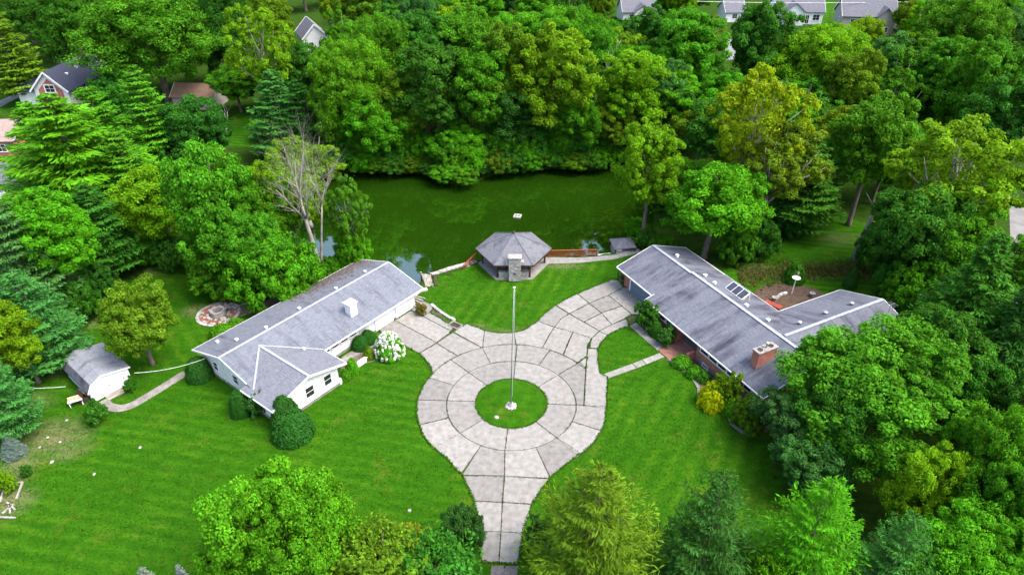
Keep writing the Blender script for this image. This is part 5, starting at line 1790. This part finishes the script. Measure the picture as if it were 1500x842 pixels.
BANK = 'on the far pond bank '
WOOD = 'in the wood beyond the pond '
LEFTW = 'in the grove left of the pond '
RIGHTW = 'in the wood behind the brick house '
FRONT = 'in front of the driveway entrance '
TREES = [
    # upper left
    ('pine', 8, 150, 10, 85, 'olive green', 'beside the lane near the navy-roofed house'),
    ('tall', 112, 118, -30, 120, 'dark green', 'behind the navy-roofed house'),
    ('tall', 60, 92, -40, 110, 'dark green', 'behind the navy-roofed house'),
    ('broad', 222, 150, -22, 200, 'fresh green', 'towering over the rusty barn'),
    ('broad', 168, 172, 96, 62, 'dark green', 'at the white side wall of the navy-roofed house'),
    ('pine', 100, 330, 140, 200, 'bright green', 'standing foremost in the pine grove'),
    ('pine', 60, 300, 152, 120, 'fresh green', 'at the left edge of the pine grove'),
    ('pine', 215, 262, 98, 105, 'fresh green', 'in front of the rusty barn'),
    ('pine', 150, 290, 130, 130, 'fresh green', 'in the middle of the pine grove'),
    ('pine', 185, 330, 195, 120, 'fresh green', 'at the right edge of the pine grove'),
    ('broad', 292, 262, 148, 105, 'deep green', 'between the rusty barn and the pond'),
    ('airy', 385, 190, -14, 105, 'yellow-green', 'with bare limbs beside the narrow white house'),
    ('pine', 405, 232, 105, 100, 'blue-green', 'at the pond end of the grove'),
    ('pine', 440, 238, 118, 80, 'deep green', 'at the pond end of the grove'),
    ('tall', 330, 140, -20, 100, 'deep green', 'behind the rusty barn'),
    ('broad', 380, 205, 175, 40, 'bright green', 'at the grassy gap above the pond'),
    ('broad', 440, 170, 62, 80, 'dark green', 'below the narrow white house'),
    # left of the pond, lower
    ('broad', 235, 372, 245, 125, 'yellow-green', 'at the upper end of the back lawn'),
    ('broad', 320, 415, 220, 145, 'fresh green', 'between the back lawn and the pond'),
    ('broad', 372, 432, 300, 110, 'fresh green', 'between the fire pit and the pond'),
    ('bush', 405, 445, 340, 130, 'bright green', 'behind the fire pit'),
    ('bush', 330, 430, 360, 110, 'fresh green', 'behind the fire pit'),
    ('tall', 78, 452, 282, 135, 'bright green', 'at the lower side of the pine grove'),
    ('pine', 18, 480, 290, 130, 'blue-green', 'at the far end of the left border'),
    ('pine', 45, 535, 400, 120, 'blue-green', 'in the middle of the left border'),
    ('broad', 25, 560, 440, 100, 'yellow-green', 'among the pines of the left border'),
    ('pine', -12, 640, 500, 85, 'blue-green', 'at the near end of the left border'),
    ('pine', 140, 400, 270, 110, 'dark green', 'in the shade at the lower pine grove'),
    ('broad', 200, 534, 415, 108, 'olive green', 'leaning over the shed roof'),
    ('airy', 514, 398, 266, 72, 'fresh green', 'on the bank pond side of the dead snag'),
    ('bush', 514, 400, 334, 58, 'bright green', 'on the bank pond side of the dead snag'),
    ('airy', 425, 392, 225, 110, 'yellow-green', 'growing up into the dead snag'),
    ('broad', 398, 405, 262, 95, 'fresh green', 'between the fire pit trees and the snag'),
    ('bush', 424, 422, 345, 72, 'dark green', 'on the bank left of the dead snag'),
    ('airy', 440, 330, 195, 130, 'olive green', 'tangled with the dead snag above the pond'),
    # far bank
    ('tall', 510, 236, 60, 130, 'bright green', BANK + 'where it first meets the pond'),
    ('broad', 545, 246, 130, 110, 'bright green', 'low at the first bend of the far pond bank'),
    ('tall', 600, 238, 100, 95, 'olive green', BANK + 'opposite the dead snag'),
    ('tall', 640, 240, 62, 120, 'dark green', BANK + 'opposite the white house'),
    ('broad', 672, 250, 180, 85, 'bright green', 'overhanging the water at the far bank'),
    ('tall', 705, 238, 70, 110, 'fresh green', BANK + 'behind the pond float'),
    ('tall', 742, 222, 30, 110, 'olive green', WOOD + 'above the pond float'),
    ('tall', 760, 238, 130, 90, 'deep green', BANK + 'behind the gazebo'),
    ('tall', 812, 236, 42, 125, 'yellow-green', BANK + 'behind the gazebo'),
    ('broad', 845, 240, 130, 85, 'fresh green', BANK + 'in front of the grey snag'),
    ('tall', 925, 232, 78, 110, 'yellow-green', BANK + 'by the bare grey snag'),
    ('broad', 898, 240, 150, 80, 'olive green', BANK + 'by the bare grey snag'),
    ('tall', 970, 225, 90, 80, 'blue-green', BANK + 'at the brick house end'),
    ('tall', 560, 205, 25, 120, 'fresh green', WOOD + 'above the first bend'),
    ('tall', 620, 195, 20, 110, 'dark green', WOOD + 'above the first bend'),
    ('tall', 680, 190, 15, 110, 'fresh green', 'deep in the wood before the hidden navy-roofed house'),
    ('tall', 800, 188, 15, 110, 'bright green', 'deep in the wood beside the hidden navy-roofed house'),
    ('tall', 855, 180, 20, 110, 'fresh green', 'deep in the wood beside the hidden navy-roofed house'),
    ('tall', 960, 170, 15, 90, 'dark green', WOOD + 'below the steep grey roof'),
    ('tall', 1005, 190, 20, 110, 'fresh green', WOOD + 'below the steep grey roof'),
    ('airy', 900, 170, 40, 100, 'yellow-green', WOOD + 'behind the bare grey snag'),
    # right of the pond
    ('tall', 952, 352, 180, 95, 'yellow-green', 'standing at the right shore of the pond'),
    ('broad', 1045, 378, 235, 160, 'bright green', 'directly behind the garage roof'),
    ('broad', 1000, 318, 230, 90, 'fresh green', 'behind the right shore of the pond'),
    ('airy', 1105, 335, 100, 150, 'golden-green', RIGHTW + 'with the yellowest crown'),
    ('broad', 1060, 270, 150, 120, 'dark green', RIGHTW + 'left of the golden-green tree'),
    ('airy', 1130, 350, 180, 150, 'olive green', RIGHTW + 'below the golden-green tree'),
    ('tall', 1110, 175, -20, 100, 'dark green', 'in front of the small white cottage'),
    ('broad', 1205, 190, 38, 150, 'yellow-green', 'in front of the cross-gabled white house'),
    ('broad', 1155, 200, 105, 100, 'fresh green', 'left below the cross-gabled white house'),
    ('broad', 1215, 95, 32, 50, 'bright green', 'at the lawn of the cross-gabled white house'),
    ('broad', 1262, 105, 26, 60, 'yellow-green', 'at the corner of the beige far house'),
    ('pine', 1185, 335, 205, 120, 'dark green', RIGHTW + 'at the grass terrace'),
    ('tall', 1275, 330, 140, 120, 'fresh green', RIGHTW + 'above the leaning trunk'),
    ('broad', 1240, 285, 160, 110, 'olive green', RIGHTW + 'above the leaning trunk'),
    ('broad', 1315, 165, 55, 95, 'blue-green', 'right below the beige far house'),
    ('broad', 1400, 160, -30, 140, 'fresh green', 'at the top right beside the row of far houses'),
    ('broad', 1378, 215, 70, 110, 'dark green', 'below the pale far house'),
    ('airy', 1400, 400, 165, 210, 'yellow-green', 'with white limbs beside the road'),
    ('broad', 1335, 432, 270, 150, 'dark green', 'behind the wing of the brick house'),
    ('broad', 1395, 445, 300, 140, 'fresh green', 'behind the wing of the brick house'),
    ('tall', 1470, 300, 110, 110, 'dark green', 'beyond the road'),
    ('tall', 1440, 260, 60, 110, 'fresh green', 'beyond the road'),
    ('broad', 1492, 170, 20, 110, 'blue-green', 'far across the road'),
    ('spruce', 1425, 560, 345, 175, 'dark green', 'between the brick house wing and the road'),
    ('spruce', 1490, 600, 400, 150, 'deep green', 'at the road beside the brick house'),
    ('broad', 1358, 600, 446, 140, 'dark green', 'tucked behind the big spreading tree'),
    ('maple', 1290, 655, 470, 268, 'fresh green', 'spreading over the near end of the brick house'),
    ('broad', 1165, 668, 568, 120, 'blue-green', 'at the near gable of the brick house'),
    ('broad', 1192, 720, 628, 120, 'blue-green', 'in front of the big spreading tree'),
    ('broad', 1230, 690, 560, 120, 'dark green', 'in front of the big spreading tree'),
    ('maple', 1450, 770, 590, 150, 'fresh green', 'in the near border by the road'),
    ('maple', 1362, 785, 645, 130, 'yellow-green', 'in the near border right of the dark gap'),
    ('softpine', 1190, 890, 705, 175, 'bright green', 'at the near lawn corner'),
    ('softpine', 1310, 900, 760, 130, 'blue-green', 'in the near border'),
    ('maple', 1420, 900, 740, 190, 'bright green', 'at the nearest corner of the right border'),
    ('broad', 1490, 840, 660, 140, 'fresh green', 'at the nearest corner of the right border'),
    ('softpine', 1040, 885, 702, 172, 'deep green', 'with dark hanging boughs at the near lawn'),
    ('softpine', 872, 900, 686, 225, 'moss green', 'beside the driveway neck'),
    ('bush', 1115, 905, 795, 130, 'bright green', 'between the dark spruce and the pine'),
    ('maple', 410, 868, 668, 216, 'bright green', 'alone on the near lawn'),
    ('spruce', 230, 945, 833, 80, 'grey-blue', 'with only its tip above the near lawn edge'),
    ('spruce', 282, 950, 829, 60, 'grey-blue', 'just left of the lone leafy tree'),
]
TREES += [('broad', 1480, 450, 350, 90, 'fresh green', 'screening the road'), ('broad', 268, 188, 150, 55, 'fresh green', 'against the barn wall'),
          ('broad', 190, 185, 120, 60, 'dark green', 'next to the barn'), ('broad', 345, 165, 95, 70, 'fresh green', 'next to the barn'), ('tall', 300, 125, 20, 90, 'dark green', 'behind the barn ridge')]
for row in TREES:
    plant(*row)

# keep the openings where the photograph shows the houses, fill the rest of the canopy
CLEAR = [(40, 80, 140, 150), (0, 160, 30, 195), (0, 215, 40, 268), (235, 115, 330, 155), (435, 22, 470, 78), (908, 0, 956, 22), (1055, 0, 1090, 34), (1060, 50, 1088, 88),
         (1122, 0, 1210, 42), (1205, 0, 1305, 48), (0, 115, 45, 180), (335, 165, 372, 222)]
frng = random.Random(21)
MARKS = [(95, 125, 'navy-roofed brick gable house'), (10, 190, 'tan-roofed brick house'), (285, 150, 'rusty barn'), (452, 70, 'narrow white house'), (725, 100, 'hidden navy-roofed house'),
         (930, 25, 'steep grey-roofed house'), (1072, 30, 'small white cottage'), (1165, 30, 'cross-gabled white house'), (1260, 40, 'beige far house'), (1330, 45, 'last pale house of the row'),
         (876, 205, 'bare grey snag'), (1105, 335, 'golden-green tree'), (1249, 382, 'leaning trunk'), (1490, 380, 'road'), (510, 236, 'first bend of the bank'), (640, 240, 'middle of the bank'), (690, 262, 'overhanging bank tree'), (760, 246, 'gazebo side of the bank'), (845, 242, 'bank below the grey snag'),
         (300, 262, 'deep green pond tree'), (950, 350, 'boat shelter'), (488, 408, 'tall dead snag'), (365, 395, 'fire pit'), (435, 262, 'pond end of the grove'), (1185, 350, 'terrace'), (1395, 445, 'spruces by the road'), (180, 390, 'pine grove'), (580, 247, 'olive bank tree'), (915, 240, 'end of the bank')]


def anchor(x, y):
    mx_, my_, nm_ = min(MARKS, key=lambda m_: (m_[0] - x) ** 2 + (2.2 * (m_[1] - y)) ** 2)
    rel = 'behind' if y < my_ - 14 else 'before' if y > my_ + 14 else 'next to'
    return '%s the %s' % (rel, nm_)


ROWS = [(70, 'fresh green'), (100, ''), (130, ''), (160, ''), (195, '')]
fill = 0
for yb, step in ((225, 62), (190, 62), (155, 58), (122, 55), (92, 52), (64, 48), (40, 44), (16, 42), (-8, 40)):
    x = -40 + frng.uniform(0, 30)
    while x < 1560:
        xx = x + frng.uniform(-10, 10)
        x += step * frng.uniform(.85, 1.25)
        ybb = yb + frng.uniform(-8, 8)
        Y = G(750, ybb).y
        if 330 < xx < 960 and ybb > 215:
            continue
        if xx < 380 and yb > 150:
            continue
        H = frng.uniform(11, 19) if yb > 30 else frng.uniform(9, 14)
        # projected top row
        zt = H
        dpt = Y * math.cos(PITCH) + (CAM_H - zt) * math.sin(PITCH)
        vt = (Y * math.sin(PITCH) - (CAM_H - zt) * math.cos(PITCH)) / dpt
        ytop = 421 - 1000 * vt
        wpx = frng.uniform(70, 105) * (0.6 + 0.4 * yb / 200)
        hit = any(xx + wpx * .42 > a0 and xx - wpx * .42 < a1 and ytop < b1 and ybb > b0 for a0, b0, a1, b1 in CLEAR)
        if hit:
            # low shrubbery instead, kept under the opening
            ok = True
            H2 = frng.uniform(2.0, 3.5)
            zt = H2
            dpt = Y * math.cos(PITCH) + (CAM_H - zt) * math.sin(PITCH)
            yt2 = 421 - 1000 * (Y * math.sin(PITCH) - (CAM_H - zt) * math.cos(PITCH)) / dpt
            if any(xx + 22 > a0 and xx - 22 < a1 and yt2 < b1 and ybb > b0 for a0, b0, a1, b1 in CLEAR):
                continue
            plant('bush', xx, ybb, yt2, 42, frng.choice(['dark green', 'fresh green']), 'filling a gap between the far houses')
            continue
        hue = frng.choice(['fresh green', 'dark green', 'fresh green', 'bright green', 'olive green', 'yellow-green', 'bright green', 'blue-green', 'fresh green'])
        zone = anchor(xx, ybb)
        plant(frng.choice(['broad', 'tall', 'tall', 'broad', 'airy']), xx, ybb, ytop, wpx, hue, zone)
        fill += 1
# right-hand wood between the brick house and the road, and under the near border
for x, yb, yt, w_, hue in ((1300, 300, 170, 100, 'dark green'), (1350, 290, 190, 90, 'fresh green'), (1160, 260, 150, 100, 'fresh green'), (1440, 345, 240, 100, 'fresh green'),
                           (1030, 240, 150, 90, 'olive green'), (1200, 250, 150, 90, 'dark green'), (1490, 250, 130, 90, 'dark green'), (1500, 700, 560, 120, 'deep green'), (1420, 640, 520, 120, 'dark green')):
    plant('broad', x, yb, yt, w_, hue, 'on the brick house side ' + anchor(x, yb))

# undergrowth along the shores
BUSHES = [(506, 250, 205, 50), (530, 252, 215, 46), (556, 252, 222, 48), (582, 252, 224, 46), (606, 253, 226, 42), (630, 254, 226, 44), (655, 266, 236, 44), (680, 267, 238, 46), (704, 256, 224, 44),
          (726, 254, 216, 46), (748, 252, 212, 48), (772, 250, 214, 44), (796, 247, 216, 44), (818, 247, 218, 42), (842, 248, 220, 44), (864, 248, 218, 40), (884, 246, 214, 40), (905, 243, 210, 40)]
for i, (x, yb, yt, w_) in enumerate(BUSHES):
    plant('bush', x, yb - 3, yt, w_ * 1.25, ('dark green', 'bright green', 'fresh green', 'dark green', 'olive green')[i % 5], 'at the waterline ' + anchor(x, yb))
    plant('bush', x + 8, yb - 12, yt - 34, w_ * 1.35, ('fresh green', 'bright green', 'dark green')[i % 3], 'in the second tier ' + anchor(x, yb))
for i, (x, yb, yt, w_) in enumerate(((930, 345, 318, 40), (948, 362, 335, 36), (970, 372, 340, 40), (965, 300, 270, 50), (945, 265, 235, 46), (480, 410, 375, 46), (500, 405, 380, 36), (420, 405, 370, 46),
                                     (370, 400, 350, 60), (345, 385, 330, 60), (340, 300, 262, 60), (380, 280, 240, 60), (430, 262, 222, 60), (475, 256, 214, 60), (300, 400, 340, 70))):
    plant('bush', x, yb, yt, w_, ('bright green', 'dark green', 'fresh green')[i % 3], 'on the shore ' + anchor(x, yb))
for i, (x, yb, yt, w_) in enumerate(((250, 395, 345, 60), (210, 385, 330, 60), (140, 450, 390, 60), (110, 470, 410, 60), (280, 245, 200, 60), (150, 240, 200, 70), (1120, 375, 320, 60), (1085, 385, 330, 60),
                                     (1160, 345, 290, 70), (1300, 400, 330, 80), (1340, 470, 390, 90), (1380, 500, 400, 90), (1310, 440, 380, 60), (1450, 470, 400, 80))):
    plant('bush', x, yb, yt, w_, ('dark green', 'fresh green', 'deep green')[i % 3], 'at the wood edge ' + anchor(x, yb))

# garden shrubs
GARDEN = [
    ('clipped', 290, 552, 521, 40, 'deep green', 'at the path end by the white house gable'),
    ('clipped', 350, 604, 570, 34, 'deep green', 'under the wing eave of the white house'),
    ('bush', 378, 606, 570, 34, 'blue-green', 'at the wing corner of the white house'),
    ('clipped', 417, 624, 578, 46, 'deep green', 'as the taller mound before the white front gable'),
    ('clipped', 427, 636, 596, 64, 'deep green', 'as the wide low mound before the white front gable'),
    ('clipped', 527, 509, 490, 26, 'deep green', 'in the hedge at the white house windows'),
    ('clipped', 539, 500, 482, 26, 'deep green', 'in the hedge at the white house windows'),
    ('bush', 617, 461, 444, 17, 'brown-green', 'at the garage corner of the white house'),
    ('bush', 947, 482, 443, 38, 'dark green', 'at the step of the brick house roof'),
    ('clipped', 962, 491, 470, 22, 'dark green', 'between two bushes at the brick house wall'),
    ('bush', 976, 503, 476, 30, 'blue-green', 'beside the brick porch'),
    ('shrub', 1000, 534, 518, 32, 'fresh green', 'in the bed below the brick porch'),
    ('shrub', 1018, 549, 534, 28, 'fresh green', 'in the bed below the brick porch'),
    ('shrub', 1030, 556, 541, 24, 'dark green', 'under the long brick house window'),
    ('shrub', 1045, 592, 558, 44, 'golden yellow', 'in the curved bed of the brick house'),
    ('bush', 1064, 590, 544, 44, 'olive green', 'with pinkish tips behind the golden shrub'),
    ('shrub', 1074, 604, 582, 34, 'bright green', 'below the golden shrub'),
    ('bush', 1100, 630, 576, 58, 'olive green', 'at the near end of the curved bed'),
    ('shrub', 325, 492, 472, 38, 'fresh green', 'behind the white house back eave'),
    ('shrub', 345, 482, 464, 30, 'fresh green', 'behind the white house back eave'),
    ('shrub', 1165, 412, 384, 30, 'dark green', 'behind the bird bath'),
    ('clipped', 1248, 420, 392, 20, 'deep green', 'on the grass terrace'),
    ('spruce', 15, 666, 636, 32, 'grey-blue', 'on the lawn of the left border'),
    ('bush', 38, 696, 680, 16, 'dark green', 'by the timber garden bed'),
    ('bush', 4, 720, 690, 30, 'yellow-green', 'inside the timber garden bed'),
    ('bush', 140, 617, 588, 36, 'dark green', 'at the front corner of the shed'),
    ('bush', 190, 572, 552, 20, 'dark green', 'at the right corner of the shed'),
    ('bush', 677, 812, 738, 70, 'blue-green', 'left of the driveway neck'),
    ('bush', 640, 822, 780, 50, 'fresh green', 'left of the driveway neck'),
    ('bush', 790, 815, 760, 44, 'blue-green', 'right of the driveway neck'),
    ('bush', 815, 800, 745, 44, 'bright green', 'right of the driveway neck'),
    ('juniper', 560, 880, 802, 160, 'olive green', 'sprawling left of the approach lane'),
    ('juniper', 640, 890, 816, 150, 'dark green', 'sprawling left of the approach lane'),
    ('juniper', 600, 870, 810, 130, 'bronze green', 'sprawling left of the approach lane'),
    ('shrub', 515, 545, 525, 20, 'bright green', 'inside the low white wall of the entrance garden'),
    ('shrub', 505, 556, 540, 16, 'fresh green', 'inside the low white wall of the entrance garden'),
    ('shrub', 540, 524, 508, 18, 'olive green', 'inside the low white wall of the entrance garden'),
]
for row in GARDEN:
    plant(*row, zf=.5)

# white hydrangea
hq = G(569, 522)
HY = plant('shrub', 569, 519, 487, 44, 'bright green', 'covered in white blooms beside the driveway', zf=.5)
HY.name = 'hydrangea'
HY['label'] = 'hydrangea bush covered in big white blooms beside the driveway'
hrng = np.random.default_rng(4)
bl_c, bl_n = [], []
for k in range(95):
    d = rand_dirs(hrng, 1)[0]
    d[2] = abs(d[2]) * 1.1 + .12
    d = d / np.linalg.norm(d)
    c0 = d * np.array([1.0, 1.0, 1.05])
    dd = rand_dirs(hrng, 26)
    bl_c.append(c0 + dd * .085 * np.array([1, 1, 1.2]))
    bl_n.append(unit(dd + d * .4))
bc = np.concatenate(bl_c)
bme = leaf_mesh('blooms', bc, np.concatenate(bl_n), .05, .045, np.ones((len(bc), 3)), M['flower'], hrng)
bo = link('blooms', bme, HY)
# pinkish tips on the shrub behind the golden one are left to its foliage colour

# labels shared by look-alikes need a common group
for lab, lst in SHARED.items():
    if len(lst) > 1:
        for e in lst:
            if e['label'] == lab:
                e['group'] = lab

# ------------------------------------------------------------------ dead trees
def dead_tree(name, label, x, yb, yt, r0, seed, forks, lean=0.0, twig=3, m='bark_dead', spreadk=.45):
    base = G(x, yb)
    H = height_at(base.y, yt)
    rr = random.Random(seed)
    t = thing(name, label, 'tree', base)
    b = MB()

    def grow(p, d, L, r, lvl):
        n = 4
        pts, q = [p], p
        dirn = d.copy()
        for i in range(n):
            wg = .13 if lvl else .035
            dirn = (dirn + Vector((rr.gauss(0, wg), rr.gauss(0, wg), rr.gauss(.03, .05)))).normalized()
            q = q + dirn * (L / n)
            pts.append(q)
        rad = [r * (1 - .72 * i / n) for i in range(n + 1)]
        (b if lvl < 2 else tw).tube(pts, rad, 7 if lvl == 0 else 5 if lvl == 1 else 4, lvl < 2)
        if lvl >= twig:
            return
        for k in range(forks if lvl < twig - 1 else forks + 1):
            i = rr.choice([1, 2, 3, 4]) if lvl else rr.choice([3, 4, 4])
            nd = (dirn + Vector((rr.gauss(0, 1), rr.gauss(0, 1), rr.uniform(0, .7))) * spreadk * (1.4 if lvl else .9) + Vector((0, 0, 0 if lvl > 1 else .3))).normalized()
            grow(pts[i], nd, L * rr.uniform(.42, .7), rad[i] * rr.uniform(.5, .75), lvl + 1)
    tw = MB()
    for k in range(2):
        grow(Vector((0, 0, -.3)) if k == 0 else Vector((.12, .1, .8)), Vector((lean + .06 * (k * 2 - 1), .05 * (k * 2 - 1), 1)).normalized(), H * (.62 if k == 0 else .5), r0 * (1 if k == 0 else .5), 0)
    b.build('trunk', M[m], t, True)
    tw.build('twigs', M[m], t, True)
    return t


dead_tree('dead_snag', 'dead grey snag with bare fine twigs rising behind the white house', 472, 412, 192, .44, 14, 5, 0.0, 4, 'bark_dead', .42)
dead_tree('dead_snag', 'bare grey forked snag in the trees of the far pond bank', 876, 205, 42, .4, 8, 2, .05, 2, 'bark_dead', .5)
dead_tree('dead_snag', 'bleached fallen branch standing in the grassy gap above the pond', 333, 200, 140, .3, 3, 2, .1, 1, 'bark_pale', .8)
dead_tree('dead_snag', 'dead pale trunk at the left border among the blue-green pines', 22, 500, 330, .26, 5, 2, .05, 1, 'bark_pale', .4)
dead_tree('dead_snag', 'bare reddish-grey tree crown beside the road behind the brick house', 1390, 440, 395, .14, 6, 3, .0, 2, 'bark_dead', .6)
lt = G(1249, 382)
LT = thing('leaning_trunk', 'tall bare leaning trunk on the grass above the terrace', 'tree', lt)
MB().tube([(0, 0, -.3), (.25, .1, 2.5), (.7, .3, 5.5), (1.2, .5, 9.0)], [.36, .27, .23, .16], 9).build('trunk', M['bark_dead'], LT, True)
for a0 in range(3):
    MB().tube([(.9, .4, 6.8 + .5 * a0), (.9 + math.cos(a0 * 2.1) * 1.6, .4 + math.sin(a0 * 2.1) * 1.6, 8.2 + .5 * a0)], [.09, .03], 6).build('limb', M['bark_dead'], LT, True)

# ------------------------------------------------------------------ grasses: terrace tufts, weeds in the joints, ragged lawn edges
def tufts(name, pts, hgt, wid, cols, m, seed, lean=.5, z=0.0, flat=False):
    rng = np.random.default_rng(seed)
    pts = np.asarray(pts, float)
    n = len(pts)
    C = np.zeros((n, 3))
    C[:, :2] = pts[:, :2]
    h = hgt * rng.uniform(.5, 1.3, n)
    C[:, 2] = h * .45 + z
    ax = unit(rng.normal(size=(n, 3)) * lean + np.array([0, 0, 1.0]))
    nn = unit(np.cross(ax, rng.normal(size=(n, 3))))
    if flat:
        nn = unit(rng.normal(size=(n, 3)) * .45 + np.array([0, 0, 1.0]))
        ax = rng.normal(size=(n, 3))
        C[:, 2] = .035
    cc = np.array(cols)[rng.integers(0, len(cols), n)] * rng.uniform(.7, 1.3, (n, 1))
    o = link(name, leaf_mesh(name, C, nn, h * .55, wid * rng.uniform(.6, 1.4, n), cc, m, rng, ax))
    o['kind'] = 'stuff'
    o.color = (1, 1, 1, 1)
    return o


trng = np.random.default_rng(33)
pp = []
for (x0, y0, x1, y1, n, wv_) in ((1082, 408, 1165, 398, 1500, 1.6), (1175, 400, 1275, 396, 1900, 1.1)):
    a0, b0 = G(x0, y0), G(x1, y1)
    t = trng.uniform(0, 1, n)
    off = trng.normal(size=n) * wv_
    pp.append(np.stack([a0.x + (b0.x - a0.x) * t + off * .15, a0.y + (b0.y - a0.y) * t + off], 1))
tu = tufts('terrace_grass', np.concatenate(pp), .55, .05, [(.14, .12, .04), (.085, .09, .025), (.04, .085, .012), (.18, .14, .07)], M['leaf'], 1, .9)
tu['label'] = 'band of dry tall grass on the terrace behind the brick house'
wp = []
for s in slabs:
    q = inset(s, 0.0)
    for i in range(len(q)):
        a0, b0 = Vector(q[i]), Vector(q[(i + 1) % len(q)])
        L_ = (b0 - a0).length
        lush = math.sin(a0.x * .9 + 1.3) + math.sin(a0.y * .7) > (-.6 if a0.x > 4 else .25)
        for k in range(int(L_ * (30 if lush else 6))):
            p = a0.lerp(b0, trng.random())
            wp.append((p.x + trng.normal() * .04, p.y + trng.normal() * .04))
wd_ = tufts('joint_weeds', wp, .12, .03, [(.024, .085, .005), (.034, .10, .007), (.05, .075, .012)], M['leaf'], 2, .9, .02)
wd_['label'] = 'weeds and grass growing in the joints of the driveway slabs'
# turf creeping over the edge of the slabs
er = []
sl_np = [np.array(inset(s, 0.0)) for s in slabs]
for s in sl_np:
    n_s = len(s)
    for i in range(n_s):
        a0, b0 = s[i], s[(i + 1) % n_s]
        L_ = float(np.hypot(*(b0 - a0)))
        if L_ < .02:
            continue
        nrm = np.array([(b0 - a0)[1], -(b0 - a0)[0]]) / L_
        for k in range(max(1, int(L_ * 26))):
            er.append((*(a0 + (b0 - a0) * trng.random()), *nrm))
er = np.array(er)
test = er[:, :2] + er[:, 2:] * .22
free = np.ones(len(er), bool)
for s in sl_np:
    free &= signed_dist(test, s) > 0.0
er = er[free]
wob_ = np.sin(er[:, 0] * 2.1) * np.cos(er[:, 1] * 1.7) * .05 + trng.normal(size=len(er)) * .05
et = tufts('edge_grass', er[:, :2] + er[:, 2:] * (wob_ - .03)[:, None], .2, .055, [(.026, .095, .001), (.034, .115, .002), (.055, .14, .004)], M['leaf'], 5, 1.0, 0.03, True)
et.location.z = 0.046
et['label'] = 'uneven turf edge creeping over the driveway slabs'
# ragged turf along the driveway edge and through the lawns
ed = []
allp = np.array([p for s in slabs for p in s])
lp_ = np.array(px_poly(LAWN_PX))
cand = np.stack([trng.uniform(-48, 36, 90000), trng.uniform(30, 80, 90000)], 1)
dl = signed_dist(cand, lp_)
slab_polys = [np.array(inset(s, 0.0)) for s in slabs]
ok = dl < -0.4
mind = np.full(len(cand), 9.0)
for sp_ in slab_polys + [np.array(px_poly(q)) for q in ([(881, 549), (966, 517), (974, 523), (887, 556)], [(922, 478), (931, 472), (972, 507), (963, 513)])]:
    mind = np.minimum(mind, signed_dist(cand, sp_))
ok &= mind > 0.03
ok &= signed_dist(cand, pond_np) > 0.5
ok &= signed_dist(cand, np.array([p[:2] for p in hexp(4.7, 0)]) + np.array([GC.x, GC.y])) > 0
for root, rect in ((LH, (-.2, 21.9, -13.4, -.5)), (RH, (-6.9, 17.8, .8, 20.6)), (SH, (-.2, 5.2, -3.9, .2))):
    mi = root.matrix_basis.inverted()
    mm_ = np.array(mi)
    lx = cand[:, 0] * mm_[0, 0] + cand[:, 1] * mm_[0, 1] + mm_[0, 3]
    ly = cand[:, 0] * mm_[1, 0] + cand[:, 1] * mm_[1, 1] + mm_[1, 3]
    ok &= ~((lx > rect[0]) & (lx < rect[1]) & (ly > rect[2]) & (ly < rect[3]))
cand = cand[ok]
gt = tufts('lawn_grass', cand, .11, .05, [(.02, .075, .001), (.03, .105, .0015), (.045, .125, .003), (.085, .145, .006)], M['leaf'], 3, 1.1, 0.0, True)
gt['label'] = 'short uneven grass tufts of the lawns'
